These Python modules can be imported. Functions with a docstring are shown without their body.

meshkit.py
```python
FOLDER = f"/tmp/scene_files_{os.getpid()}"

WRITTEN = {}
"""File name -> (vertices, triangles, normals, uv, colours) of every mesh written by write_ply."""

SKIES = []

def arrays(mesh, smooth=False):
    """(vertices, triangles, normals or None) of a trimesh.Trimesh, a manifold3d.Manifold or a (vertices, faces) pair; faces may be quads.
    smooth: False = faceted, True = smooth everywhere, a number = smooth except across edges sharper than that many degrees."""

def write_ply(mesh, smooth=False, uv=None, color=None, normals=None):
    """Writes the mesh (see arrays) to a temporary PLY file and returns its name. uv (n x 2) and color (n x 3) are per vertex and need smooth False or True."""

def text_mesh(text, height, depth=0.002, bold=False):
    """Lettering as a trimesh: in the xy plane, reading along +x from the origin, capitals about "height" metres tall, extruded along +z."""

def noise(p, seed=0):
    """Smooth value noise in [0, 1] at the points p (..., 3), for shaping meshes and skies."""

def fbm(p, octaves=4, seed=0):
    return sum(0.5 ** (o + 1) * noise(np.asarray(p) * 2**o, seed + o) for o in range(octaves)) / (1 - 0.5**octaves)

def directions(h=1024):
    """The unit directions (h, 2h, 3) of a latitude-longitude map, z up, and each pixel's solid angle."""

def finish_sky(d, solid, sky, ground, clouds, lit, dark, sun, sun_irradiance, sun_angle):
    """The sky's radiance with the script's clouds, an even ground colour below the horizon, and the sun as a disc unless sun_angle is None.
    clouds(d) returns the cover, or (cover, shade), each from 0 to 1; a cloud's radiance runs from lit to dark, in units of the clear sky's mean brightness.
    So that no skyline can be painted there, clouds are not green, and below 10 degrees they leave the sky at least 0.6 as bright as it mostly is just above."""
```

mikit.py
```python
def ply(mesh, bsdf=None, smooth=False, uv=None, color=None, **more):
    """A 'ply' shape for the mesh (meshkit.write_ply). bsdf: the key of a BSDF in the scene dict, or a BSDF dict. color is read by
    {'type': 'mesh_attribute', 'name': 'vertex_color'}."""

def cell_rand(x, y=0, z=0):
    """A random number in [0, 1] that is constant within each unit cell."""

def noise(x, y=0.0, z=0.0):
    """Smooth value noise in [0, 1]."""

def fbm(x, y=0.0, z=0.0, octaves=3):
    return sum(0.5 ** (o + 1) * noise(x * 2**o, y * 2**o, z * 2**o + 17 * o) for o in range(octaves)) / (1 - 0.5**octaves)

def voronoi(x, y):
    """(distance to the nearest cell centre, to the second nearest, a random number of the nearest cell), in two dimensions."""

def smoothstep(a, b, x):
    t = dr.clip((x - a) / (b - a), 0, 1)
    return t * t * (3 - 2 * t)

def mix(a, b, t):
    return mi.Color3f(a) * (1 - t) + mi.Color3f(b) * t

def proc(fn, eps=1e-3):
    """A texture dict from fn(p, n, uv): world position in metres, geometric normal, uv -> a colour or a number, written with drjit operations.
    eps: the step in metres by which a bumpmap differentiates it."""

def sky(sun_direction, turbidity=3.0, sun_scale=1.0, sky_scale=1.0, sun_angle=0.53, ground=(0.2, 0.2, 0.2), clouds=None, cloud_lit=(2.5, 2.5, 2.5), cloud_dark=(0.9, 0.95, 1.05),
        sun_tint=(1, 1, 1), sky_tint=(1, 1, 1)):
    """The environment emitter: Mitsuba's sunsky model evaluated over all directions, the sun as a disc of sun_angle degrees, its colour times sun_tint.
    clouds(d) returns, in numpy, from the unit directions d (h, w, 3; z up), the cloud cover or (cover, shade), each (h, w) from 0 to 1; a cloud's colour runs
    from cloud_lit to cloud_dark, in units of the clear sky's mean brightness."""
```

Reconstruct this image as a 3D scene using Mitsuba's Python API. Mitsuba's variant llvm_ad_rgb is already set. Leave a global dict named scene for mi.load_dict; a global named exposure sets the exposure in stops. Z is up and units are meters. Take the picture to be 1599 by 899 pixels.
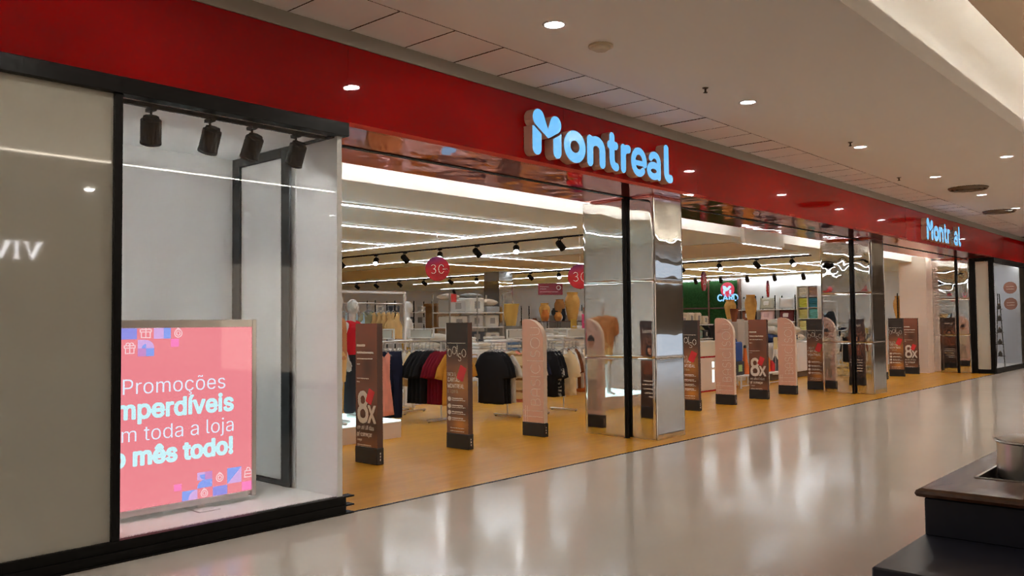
import math, random
import numpy as np, trimesh, manifold3d
import mitsuba as mi, mikit, meshkit
import drjit as dr
from shapely.geometry import Polygon, LineString, Point, box as sbox, MultiPolygon
from shapely.ops import unary_union
from shapely import affinity
import shapely

T = mi.ScalarTransform4f
scene, labels = {}, {}
rng = random.Random(7)
PI = math.pi

# ------------------------------------------------------------------ camera, exposure
exposure = 0.0
YAW, PITCH, ROLL, FPX, CAM_D, CAM_H = math.radians(41.7688), math.radians(2.29356), math.radians(-0.578103), 1328.482, 5.89545, 1.6
_f = np.array([math.cos(YAW) * math.cos(PITCH), math.sin(YAW) * math.cos(PITCH), math.sin(PITCH)])
_r = np.array([math.sin(YAW), -math.cos(YAW), 0.0])
_u = np.cross(_r, _f)
_up = -math.sin(ROLL) * _r + math.cos(ROLL) * _u
_o = np.array([0, -CAM_D, CAM_H])
scene['camera'] = {'type': 'perspective', 'fov': math.degrees(2 * math.atan(1599 / 2 / FPX)), 'fov_axis': 'x', 'near_clip': 0.05, 'far_clip': 200.0,
                   'to_world': T().look_at(origin=_o.tolist(), target=(_o + _f).tolist(), up=_up.tolist())}

# light levels (radiance)
L_DOWN = (465.0, 452.0, 410.0)        # mall downlights
L_COVE = (27.0, 24.0, 19.6)          # mall cove strips
L_LED = (18.5, 20.4, 22.0)         # store linear lights
L_BULK = (26.0, 25.0, 23.0)           # hidden strip behind the fascia
L_SPOT = (70.0, 74.0, 84.0)        # lit track heads
L_VIT = (235.0, 290.0, 300.0)         # heads in the display window


def lin(*c):
    c = np.array(c, float) / 255
    return np.where(c <= 0.04045, c / 12.92, ((c + 0.055) / 1.055) ** 2.4)


def lt(*c):
    return tuple(float(x) for x in lin(*c))


# ------------------------------------------------------------------ materials
def two(d):
    return {'type': 'twosided', 'bsdf': d}


def pr(rgb, rough=0.5, spec=0.5, metallic=0.0, **k):
    c = rgb if isinstance(rgb, dict) else {'type': 'rgb', 'value': list(map(float, rgb))}
    return {'type': 'principled', 'base_color': c, 'roughness': rough, 'specular': spec, 'metallic': metallic, **k}


VC = {'type': 'mesh_attribute', 'name': 'vertex_color'}
scene['vc_matte'] = two(pr(VC, 0.85, 0.25))
scene['vc_satin'] = two(pr(VC, 0.45, 0.5))
scene['vc_gloss'] = two(pr(VC, 0.15, 0.5))
scene['black_metal'] = two(pr(lin(8, 7, 7), 0.4, 0.16))
scene['white_paint'] = two(pr((0.78, 0.77, 0.75), 0.6, 0.3))
scene['mall_ceiling_paint'] = two(pr((0.88, 0.85, 0.81), 0.8, 0.2))
scene['store_ceiling_paint'] = two(pr((0.70, 0.80, 0.86), 0.8, 0.2))
scene['grey_trim'] = two(pr(lin(150, 143, 132), 0.4, 0.5))
scene['taupe_glass'] = two(pr((0.42, 0.40, 0.34), 0.02, 0.55))
scene['steel'] = two(pr((0.62, 0.6, 0.57), 0.28, 0.5, 1.0))
scene['chrome_tube'] = two(pr((0.75, 0.74, 0.72), 0.22, 0.5, 1.0))
scene['ochre'] = two(pr(mikit.proc(lambda p, n, uv: mikit.mix(lt(210, 158, 80), lt(190, 134, 60), mikit.fbm(p.x * 9, p.y * 9, p.z * 14))), 0.6, 0.3))
scene['dark_face'] = two(pr((0.03, 0.03, 0.03), 0.25, 0.4))
scene['glass_pane'] = {'type': 'thindielectric', 'int_ior': 1.5}


def wav(p, n, uv):
    return (mikit.noise(p.x * 0.9, p.z * 1.3, 3.1) + 0.3 * mikit.noise(p.x * 2.7 + 5, p.z * 2.1, 1.0)) * 0.0015


scene['fascia_red'] = two({'type': 'bumpmap', 'tex': mikit.proc(wav, 5e-3), 'scale': 1.0, 'b': pr(lin(140, 2, 4), 0.035, 0.30)})


def wav2(p, n, uv):
    return (mikit.noise(p.x * 1.9, p.y * 2.6, 0.3) + 0.25 * mikit.noise(p.x * 5.1, p.y * 6.0, 7.0)) * 0.010


scene['soffit_red'] = two({'type': 'bumpmap', 'tex': mikit.proc(wav2, 4e-3), 'scale': 1.0, 'b': pr((0.72, 0.11, 0.08), 0.015, 0.5, 0.92)})


def floor_col(p, n, uv):
    return mikit.mix((0.50, 0.445, 0.385), (0.47, 0.415, 0.355), mikit.smoothstep(0.3, 0.7, mikit.fbm(p.x * 0.7, p.y * 0.7, 0.5)))


def floor_h(p, n, uv):
    return mikit.noise(p.x * 1.1, p.y * 1.1, 0.2) * 0.0005 + mikit.noise(p.x * 3.7, p.y * 3.7, 4.2) * 0.0001


scene['mall_floor'] = two({'type': 'bumpmap', 'tex': mikit.proc(floor_h, 5e-3), 'scale': 1.0, 'b': pr(mikit.proc(floor_col), 0.14, 0.42)})


def sfloor_col(p, n, uv):
    g = mikit.fbm(p.x * 1.5, p.y * 14.0, 1.5)
    return mikit.mix(lt(194, 138, 40), lt(187, 130, 36), mikit.smoothstep(0.25, 0.75, g))


scene['store_floor'] = two(pr(mikit.proc(sfloor_col), 0.32, 0.45))
scene['mirror'] = two({'type': 'conductor', 'material': 'Al', 'specular_reflectance': {'type': 'rgb', 'value': [0.86, 0.87, 0.87]}})
scene['green_moss'] = two(pr(mikit.proc(lambda p, n, uv: mikit.mix(lt(18, 42, 20), lt(40, 74, 34), mikit.fbm(p.y * 22, p.z * 22, p.x * 9))), 0.9, 0.1))
scene['walnut'] = two(pr(mikit.proc(lambda p, n, uv: mikit.mix(lt(84, 54, 38), lt(56, 34, 25), mikit.fbm(p.x * 4 + p.y * 2, p.y * 30, p.z * 30))), 0.22, 0.5))
scene['navy'] = two(pr(lin(26, 28, 40), 0.35, 0.4))


# ------------------------------------------------------------------ mesh helpers
def box(x0, x1, y0, y1, z0, z1):
    m = trimesh.creation.box((abs(x1 - x0), abs(y1 - y0), abs(z1 - z0)))
    m.apply_translation(((x0 + x1) / 2, (y0 + y1) / 2, (z0 + z1) / 2))
    return m


def bev(x0, x1, y0, y1, z0, z1, b=0.004):
    """box with chamfered edges"""
    pts = []
    for sx in (0, 1):
        for sy in (0, 1):
            for sz in (0, 1):
                c = [(x0, x1)[sx], (y0, y1)[sy], (z0, z1)[sz]]
                d = [b if not s else -b for s in (sx, sy, sz)]
                for k in range(3):
                    q = list(c)
                    for j in range(3):
                        if j != k:
                            q[j] += d[j]
                    pts.append(q)
    return trimesh.convex.convex_hull(np.array(pts))


def tube(a, b, r, n=8):
    a, b = np.array(a, float), np.array(b, float)
    return trimesh.creation.cylinder(r, segment=(a, b), sections=n)


def lathe(profile, n=24):
    return trimesh.creation.revolve(np.array(profile, float), sections=n)


def cat(*ms):
    return trimesh.util.concatenate(list(ms))


def moved(m, x=0, y=0, z=0, rz=0, rx=0, ry=0):
    m = m.copy()
    if rx: m.apply_transform(trimesh.transformations.rotation_matrix(rx, (1, 0, 0)))
    if ry: m.apply_transform(trimesh.transformations.rotation_matrix(ry, (0, 1, 0)))
    if rz: m.apply_transform(trimesh.transformations.rotation_matrix(rz, (0, 0, 1)))
    m.apply_translation((x, y, z))
    return m


def extr(poly, d):
    ps = [g for g in getattr(poly, 'geoms', [poly]) if g.area > 1e-9]
    return trimesh.util.concatenate([trimesh.creation.extrude_polygon(g, d, engine='earcut') for g in ps])


def frame(m, o, x, y):
    """puts a mesh of the xy plane (thick along z) at o with axes x, y"""
    x, y = np.array(x, float), np.array(y, float)
    M = np.eye(4)
    M[:3, 0], M[:3, 1], M[:3, 2], M[:3, 3] = x, y, np.cross(x, y), o
    m = m.copy()
    m.apply_transform(M)
    return m


_GL = {}


def glyphs(text, h, bold=False, grow=0.0):
    """lettering as a polygon, capitals h tall, origin at the start of the baseline"""
    k = (text, bold)
    if k not in _GL:
        m = meshkit.text_mesh(text, 1.0, 0.1, bold)
        f = m.faces[m.face_normals[:, 2] > 0.5]
        _GL[k] = unary_union([Polygon(m.vertices[t][:, :2]) for t in f]).buffer(0.002)
    g = affinity.scale(_GL[k], h, h, origin=(0, 0))
    return g.buffer(grow, resolution=3) if grow else g


def stroke(lines, w, cap='round'):
    return unary_union([LineString(l).buffer(w / 2, cap_style=cap, resolution=5) for l in lines])


def arc(cx, cy, rx, ry, a0, a1, n=14):
    return [(cx + rx * math.cos(math.radians(a0 + (a1 - a0) * i / n)), cy + ry * math.sin(math.radians(a0 + (a1 - a0) * i / n))) for i in range(n + 1)]


def numbered(name):
    if name not in _used:
        _used[name] = 0
        return name
    _used[name] += 1
    return f'{name}_{_used[name]:03d}'


_used = {}


def thing(name, label, cat_, group=None, kind=None):
    key = numbered(name)
    labels[key] = {'label': label, 'category': cat_}
    if group: labels[key]['group'] = group
    if kind: labels[key]['kind'] = kind
    return key


def struct(name, label, cat_='structure'):
    key = numbered(name)
    labels[key] = {'label': label, 'kind': 'structure'}
    return key


def put(key, mesh, mat, smooth=False, color=None, emit=None, label=None, tw=None, kind=None):
    """one entry; color: one rgb for all vertices, or an array"""
    if isinstance(mesh, dict):
        d = dict(mesh)
        d['bsdf'] = {'type': 'ref', 'id': mat}
    else:
        if color is not None:
            if not (smooth is True or smooth is False):
                mesh = trimesh.graph.smooth_shade(mesh, angle=np.radians(smooth), facet_minarea=None)
                smooth = True
            col = np.array(color(np.array(mesh.vertices)) if callable(color) else color, float)
            if col.ndim == 1: col = np.tile(col, (len(mesh.vertices), 1))
            d = mikit.ply(mesh, mat, smooth, color=col)
        else:
            d = mikit.ply(mesh, mat, smooth)
    if emit is not None:
        area = mesh.area if hasattr(mesh, 'area') else trimesh.Trimesh(*meshkit.WRITTEN[d['filename']][:2], process=False).area
        power = area * float(np.mean(emit))
        d['emitter'] = {'type': 'area', 'radiance': {'type': 'rgb', 'value': list(map(float, emit))}, 'sampling_weight': power ** 0.7 if power > 0.25 else 0.0}
    if tw is not None: d['to_world'] = tw
    scene[key] = d
    if label or kind:
        labels.setdefault(key, {})
        if label: labels[key]['label'] = label
        if kind: labels[key]['kind'] = kind
    return key


def part(parent, name, mesh, mat, smooth=False, **k):
    return put(numbered(parent + '__' + name), mesh, mat, smooth, **k)


def shared(mesh, smooth=False, color=None):
    if color is not None:
        if not (smooth is True or smooth is False):
            mesh = trimesh.graph.smooth_shade(mesh, angle=np.radians(smooth), facet_minarea=None)
            smooth = True
        col = np.array(color(np.array(mesh.vertices)) if callable(color) else color, float)
        if col.ndim == 1: col = np.tile(col, (len(mesh.vertices), 1))
        return mikit.ply(mesh, None, smooth, color=col)
    return mikit.ply(mesh, None, smooth)


def at(x, y, z, rz=0):
    return T().translate([x, y, z]).rotate([0, 0, 1], math.degrees(rz))


def hullchain(bones, edge=0.02, it=8):
    """bones: list of ((p, r), (p, r)); one smoothed continuous mesh"""
    ms = []
    for b in bones:
        sp = []
        for p, r in b:
            s = manifold3d.Manifold.sphere(1.0, 16).scale([r, r, r] if np.isscalar(r) else list(r)).translate(list(map(float, p)))
            sp.append(s)
        ms.append(manifold3d.Manifold.batch_hull(sp))
    m = manifold3d.Manifold.batch_boolean(ms, manifold3d.OpType.Add).refine_to_length(edge)
    q = m.to_mesh()
    t = trimesh.Trimesh(q.vert_properties[:, :3], q.tri_verts, process=True)
    if it: trimesh.smoothing.filter_taubin(t, iterations=it)
    return t


ZUP = (0, 0, 1)
# ================================================================== large structure
# mall floor and store floor
put(struct('floor', 'polished beige floor of the mall walkway'), box(-14, 42, -14, 0, -0.12, 0), 'mall_floor')
put(struct('floor_001', 'ochre wood-look floor of the clothing store'), box(4.43, 31, 0.0, 27, -0.12, 0), 'store_floor')
put(struct('trim_1', 'thin dark metal threshold between beige and ochre floor'), box(4.5, 27.0, -0.016, 0.014, -0.01, 0.003), 'black_metal')

# mall ceiling: smooth slab and the row of access tiles along the shop front
c = struct('ceiling', 'warm beige mall ceiling with a row of loose tiles along the red fascia')
part(c, 'slab', box(-14, 42, -3.37, -0.68, 4.14, 4.165), 'mall_ceiling_paint')
part(c, 'tile_backing', box(-14, 42, -0.68, 0.3, 4.19, 4.3), 'vc_matte', color=lin(70, 46, 32))
x = 0.12
tile_meshes = {}
while x < 30.5:
    g = rng.choice([0.008, 0.012, 0.018, 0.028])
    dz, tl = rng.uniform(-0.0015, 0.0015), rng.uniform(-0.0022, 0.0022)
    m = bev(x + g / 2, x + 0.627 - g / 2, -0.672, -0.004, 4.14, 4.16, 0.002)
    v = np.array(m.vertices); v[:, 2] += dz + tl * (v[:, 0] - x) / 0.6; m.vertices = v
    m.unmerge_vertices()
    dn = np.repeat(m.face_normals[:, 2] < -0.9, 3)
    part(c, 'tile', m, 'vc_matte', color=np.where(dn[:, None], np.array([0.88, 0.85, 0.81]), lin(74, 48, 32)))
    x += 0.6275
# raised cove
k = struct('ceiling_001', 'raised cove of the mall ceiling with a hidden warm light strip')
part(k, 'lip', box(-14, 42, -3.40, -3.37, 4.14, 4.33), 'mall_ceiling_paint')
part(k, 'ledge', box(-14, 42, -3.37, -2.72, 4.165, 4.19), 'mall_ceiling_paint')
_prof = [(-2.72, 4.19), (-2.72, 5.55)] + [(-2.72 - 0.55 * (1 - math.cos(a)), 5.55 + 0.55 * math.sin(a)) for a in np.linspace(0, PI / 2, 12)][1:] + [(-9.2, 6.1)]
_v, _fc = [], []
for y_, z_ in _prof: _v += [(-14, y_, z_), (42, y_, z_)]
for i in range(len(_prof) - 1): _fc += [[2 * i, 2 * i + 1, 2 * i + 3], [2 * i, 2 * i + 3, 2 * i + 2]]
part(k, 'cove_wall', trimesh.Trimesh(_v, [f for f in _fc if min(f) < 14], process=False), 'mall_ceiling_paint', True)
part(k, 'upper_vault', trimesh.Trimesh(_v, [f for f in _fc if min(f) >= 14], process=False), 'vc_matte', True, color=lin(112, 94, 78), label='upper vault with the light falloff painted in as darker brown')  # darker tone paints in the cove light fading towards the top
part(k, 'light_strip', box(-14, 42, -3.30, -3.23, 4.192, 4.21), 'white_paint', emit=L_COVE, label='warm light strip hidden behind the lip')
# far side of the mall (seen only in reflections)
k = struct('ceiling_002', 'ceiling on the far side of the mall walkway')
part(k, 'slab', box(-14, 42, -14, -8.4, 4.14, 4.3), 'mall_ceiling_paint')
part(k, 'lip', box(-14, 42, -8.4, -8.37, 4.14, 4.27), 'mall_ceiling_paint')
part(k, 'riser', box(-14, 42, -9.2, -9.1, 4.3, 6.1), 'mall_ceiling_paint')
part(k, 'light_strip', box(-14, 42, -8.56, -8.50, 4.31, 4.34), 'white_paint', emit=L_COVE)
w = struct('wall_opposite', 'shop fronts across the mall walkway')
part(w, 'panel', box(-14, 42, -12.2, -12.0, 0, 4.14), 'vc_satin', color=lin(150, 132, 112))
part(w, 'lit_counter_front', box(23, 33, -11.8, -11.7, 0.1, 1.05), 'white_paint', emit=(0.42, 0.5, 0.6))
part(w, 'lit_sign_band', box(25, 34, -11.9, -11.8, 3.2, 3.9), 'white_paint', emit=(0.42, 0.5, 0.6))
part(w, 'shop_window', box(-3, 3.0, -11.99, -11.9, 0.3, 3.0), 'white_paint', emit=(0.20, 0.17, 0.14))
part(w, 'shop_window', box(10, 17, -11.99, -11.9, 0.2, 3.0), 'white_paint', emit=(0.75, 0.6, 0.45))
part(w, 'dark_frame', box(9.8, 10.0, -12, -11.85, 0, 3.2), 'black_metal')
put(struct('wall_end', 'far end of the mall walkway'), box(42, 42.2, -14, 0.3, 0, 6.2), 'vc_satin', color=lin(170, 155, 138))
put(struct('wall_near', 'near end of the mall walkway'), box(-14.2, -14, -14, 0.3, 0, 6.2), 'vc_satin', color=lin(150, 138, 124))

# red fascia
w = struct('wall_front', 'glossy red fascia panels above the shop front')
ed = [-7.5, -4.5, -1.5, 1.5, 4.5, 7.5, 10.5, 13.5, 16.5, 19.5, 22.5, 25.5, 28.5, 31.5]
for a, b in zip(ed[:-1], ed[1:]):
    m = bev(a + 0.0008, b - 0.0008, 0, 0.05, 3.30, 4.007, 0.0012)
    v = np.array(m.vertices); t1, t2 = rng.uniform(-0.004, 0.004), rng.uniform(-0.004, 0.004)
    v[:, 1] += 0.0 + t1 * (v[:, 0] - a) / 3 + t2 * (v[:, 2] - 3.3) / 0.7; m.vertices = v
    part(w, 'panel', m, 'fascia_red')
put(struct('trim_2', 'grey aluminium strip between red fascia and ceiling'), box(-7.5, 31.5, -0.012, 0.06, 4.009, 4.14), 'grey_trim')
# soffit of the entrance with its shutter slot
w = struct('ceiling_003', 'glossy dark red soffit over the entrance, mirroring the store')
part(w, 'soffit_panel', box(4.47, 27.1, 0.0, 0.655, 3.30, 3.34), 'soffit_red')
part(w, 'soffit_panel', box(4.47, 27.1, 0.725, 1.37, 3.30, 3.34), 'soffit_red')
part(w, 'shutter_slot', box(4.47, 27.1, 0.655, 0.725, 3.292, 3.33), 'black_metal', label='dark shutter slot')
part(w, 'back_face', box(4.47, 27.1, 1.345, 1.37, 3.34, 3.75), 'white_paint')
for xa, xb in ((4.6, 15.3), (17.9, 27.0)): part(w, 'light_strip', box(xa, xb, 1.372, 1.40, 3.50, 3.53), 'white_paint', emit=L_BULK, label='hidden strip that lights the white bulkhead')
# store shell
k = struct('ceiling_004', 'beige grey ceiling of the clothing store with white bulkhead')
part(k, 'slab', box(4.43, 31, 2.0, 27, 3.25, 3.35), 'store_ceiling_paint')
part(k, 'bulkhead_face', box(4.43, 31, 1.985, 2.0, 3.25, 3.75), 'white_paint')
part(k, 'recess_top', box(4.43, 31, 1.37, 2.0, 3.75, 3.8), 'white_paint')
put(struct('wall_back', 'white back wall of the clothing store'), box(4.43, 31, 27, 27.2, 0, 3.35), 'white_paint')
put(struct('wall_right', 'white side wall of the clothing store'), box(31, 31.2, 1.6, 27, 0, 3.8), 'white_paint')
put(struct('wall_left', 'white side wall of the clothing store beside the display window'), box(4.40, 4.43, 1.67, 27, 0, 3.8), 'white_paint')
put(struct('wall_pillar', 'plain beige wall end near the far shop window'), box(26.5, 27.08, 1.60, 2.35, 0, 3.4), 'vc_matte', color=lin(240, 222, 208))
put(struct('wall_upper', 'plenum wall over the shop front'), box(-7.5, 31.5, 0.06, 0.3, 3.35, 4.165), 'vc_matte', color=lin(120, 110, 100))


# ------------------------------------------------------------------ mirror clad columns
def wavy(w_, h_, amp, seed, nx=26, nz=30, kx=2.6, kz=2.2):
    """panel in xz plane, front towards -y, with shallow waves; closed slab 1 cm thick"""
    xs, zs = np.linspace(0, w_, nx), np.linspace(0, h_, nz)
    X, Z = np.meshgrid(xs, zs, indexing='ij')
    e = np.clip(np.minimum(np.minimum(X, w_ - X) / 0.10, np.minimum(Z, h_ - Z) / 0.10), 0, 1)
    d = amp * (meshkit.noise(np.stack([X * kx, Z * kz, X * 0 + seed * 3.7], -1), seed) - 0.5 + 0.35 * (meshkit.noise(np.stack([X * kx * 2.3, Z * kz * 2.1, X * 0 + seed], -1), seed + 5) - 0.5)) * (0.35 + 0.65 * e)
    v = np.stack([X, d, Z], -1).reshape(-1, 3)
    back = v.copy(); back[:, 1] = 0.012
    I = np.arange(nx * nz).reshape(nx, nz)
    q = np.stack([I[:-1, :-1], I[1:, :-1], I[1:, 1:], I[:-1, 1:]], -1).reshape(-1, 4)
    f1 = np.vstack([q[:, [0, 1, 2]], q[:, [0, 2, 3]]])
    N = nx * nz
    f2 = f1[:, ::-1] + N
    ring = np.concatenate([I[:, 0], I[-1, 1:], I[-2::-1, -1], I[0, -2:0:-1]])
    r2 = np.roll(ring, -1)
    f3 = np.vstack([np.stack([ring, ring + N, r2], -1), np.stack([r2, ring + N, r2 + N], -1)])
    return trimesh.Trimesh(np.vstack([v, back]), np.vstack([f1, f2, f3]), process=False)


def column(label, side, front=None, seed=1, z1=3.30, mats='mirror', amps=(0.0005, 0.0018, 0.0075)):
    """side: ((x, y) near, (x, y) far) of the face looking to -x; front: (x0, x1, y)"""
    t = thing('mirrored_column', label, 'column')
    (xn, yn), (xf, yf) = side
    L = math.hypot(xf - xn, yf - yn)
    ux = np.array([(xn - xf) / L, (yn - yf) / L, 0])
    hs = [0, 1.09, 2.14, z1 - 0.004]
    for i in range(3):
        m = wavy(L, hs[i + 1] - hs[i] - 0.002, amps[i], seed + i)
        v = np.array(m.vertices)
        nrm = np.cross(ux, (0, 0, 1))          # towards -x
        o = np.array([xf, yf, hs[i] + 0.001])
        m.vertices = o + v[:, :1] * ux - v[:, 1:2] * nrm + v[:, 2:3] * np.array([0, 0, 1])
        part(t, 'side_mirror', m, mats, True)
    if front:
        x0, x1, y = front
        part(t, 'core', box(max(xn, xf) + 0.014, x1 - 0.01, y + 0.016, yf - 0.005, 0, z1 - 0.002), 'vc_matte', color=lin(120, 118, 115))
        for i in range(3):
            m = wavy(x1 - x0 - 0.002, hs[i + 1] - hs[i] - 0.002, amps[i], seed + 7 + i)
            m.apply_translation((x0 + 0.002, y, hs[i] + 0.001))
            part(t, 'front_mirror', m, mats, True)
    else:
        part(t, 'core', box(max(xn, xf) + 0.014, max(xn, xf) + 0.1, yn, yf, 0, z1 - 0.002), 'vc_matte', color=lin(120, 118, 115))
    return t


column('mirror-clad column left of centre, nearest one, between two entrance bays', ((9.80, 0.30), (9.838, 1.50)), (9.80, 10.53, 0.285), 3)
column('second mirror-clad column, left of the small lit sign', ((18.43, 0.40), (18.50, 1.50)), (18.44, 19.20, 0.39), 23)
column('farthest mirrored wall panel, next to the black-framed window at right', ((27.06, 0.60), (27.08, 1.60)), None, 43)
for x_, lb in ((9.772, 'slim black shutter post in front of the nearest mirrored column'), (18.40, 'slim black shutter post in front of the second mirrored column'), (27.03, 'slim black shutter post at the far mirrored panel')):
    t = thing('shutter_post', lb, 'post')
    PY = {9.772: 0.745, 18.40: 0.81, 27.03: 0.94}[x_]
    part(t, 'post', bev(x_ - 0.02, x_ + 0.018, PY - 0.025, PY + 0.025, 0.008, 3.292, 0.003), 'black_metal')
    part(t, 'foot_plate', bev(x_ - 0.03, x_ + 0.018, PY - 0.04, PY + 0.04, 0.0, 0.008, 0.002), 'black_metal')

# ------------------------------------------------------------------ display window at left
w = struct('window_1', 'display window in a black steel frame at the left')
part(w, 'header', bev(-4, 4.47, -0.055, 0.06, 3.20, 3.315, 0.004), 'black_metal')
part(w, 'mullion', bev(2.505, 2.56, -0.03, 0.03, 0.15, 3.2, 0.003), 'black_metal')
ch = [box(-4, 4.46, -0.012, 0.04, 0.012, 0.138), box(-4, 4.53, -0.03, 0.06, 0.138, 0.15), box(-4, 4.53, -0.03, 0.06, 0.066, 0.078), box(-4, 4.53, -0.03, 0.06, 0.0, 0.012)]
part(w, 'plinth', cat(*ch), 'black_metal', label='black steel channel plinth')
part(w, 'frosted_panel', box(-4, 2.505, 0.0, 0.02, 0.15, 3.2), 'taupe_glass', label='taupe back-painted glass panel reflecting the mall')
part(w, 'glass', trimesh.Trimesh([(2.56, 0.012, 0.15), (4.375, 0.012, 0.15), (4.375, 0.012, 3.2), (2.56, 0.012, 3.2)], [[0, 1, 2], [0, 2, 3]]), 'glass_pane', label='clear glass pane')
part(w, 'display_floor', box(-0.5, 4.38, 0.03, 1.66, 0.10, 0.15), 'white_paint')
part(w, 'back_panel', box(-0.5, 4.38, 1.65, 1.67, 0.15, 3.25), 'white_paint')
part(w, 'display_ceiling', box(-0.5, 4.38, 0.062, 1.66, 3.21, 3.24), 'white_paint')
part(w, 'side_panel', box(4.38, 4.40, 0.0, 0.60, 0.15, 3.25), 'white_paint')
part(w, 'side_panel', box(4.38, 4.40, 0.80, 1.66, 0.15, 3.25), 'white_paint')
part(w, 'aluminium_strip', box(4.37, 4.40, 0.60, 0.665, 0.15, 3.21), 'steel', label='aluminium strip')
part(w, 'post', bev(4.35, 4.40, 0.665, 0.80, 0.15, 3.21, 0.004), 'black_metal', label='black post')
part(w, 'post', bev(4.355, 4.40, 1.52, 1.65, 0.15, 3.21, 0.004), 'black_metal', label='black post')
part(w, 'rail', bev(4.35, 4.38, 0.80, 1.52, 3.12, 3.21, 0.004), 'black_metal')
part(w, 'rail', bev(4.35, 4.38, 0.03, 0.665, 3.185, 3.21, 0.004), 'black_metal')
part(w, 'kick_rail', bev(4.36, 4.38, 0.665, 1.52, 0.15, 0.20, 0.004), 'black_metal')
part(w, 'outer_skin', box(4.40, 4.43, 0.0, 1.66, 0.15, 3.75), 'white_paint')
part(w, 'backing', box(-0.5, 2.50, 0.03, 0.05, 0.15, 3.21), 'white_paint')

# second display window at the far right
w = struct('window_2', 'black-framed display window at the far right')
part(w, 'corner_post', bev(27.06, 27.16, -0.02, 0.10, 0.0, 3.30, 0.004), 'black_metal')
part(w, 'side_panel', box(27.10, 27.12, 0.10, 0.44, 0.12, 3.22), 'vc_satin', color=lin(206, 204, 190), label='pale side panel')
part(w, 'rear_post', bev(27.06, 27.16, 0.44, 0.60, 0.0, 3.30, 0.004), 'black_metal')
part(w, 'side_rail', bev(27.07, 27.15, 0.10, 0.44, 3.2, 3.30, 0.003), 'black_metal')
part(w, 'side_rail', bev(27.07, 27.15, 0.10, 0.44, 0.0, 0.12, 0.003), 'black_metal')
part(w, 'header', bev(27.1, 31.4, -0.05, 0.06, 3.16, 3.30, 0.004), 'black_metal')
part(w, 'plinth', bev(27.1, 31.4, -0.03, 0.06, 0.0, 0.14, 0.004), 'black_metal')
part(w, 'end_wall', box(30.6, 30.64, 0.02, 1.0, 0.14, 3.25), 'vc_satin', color=lin(214, 216, 222), label='white end wall')
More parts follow.
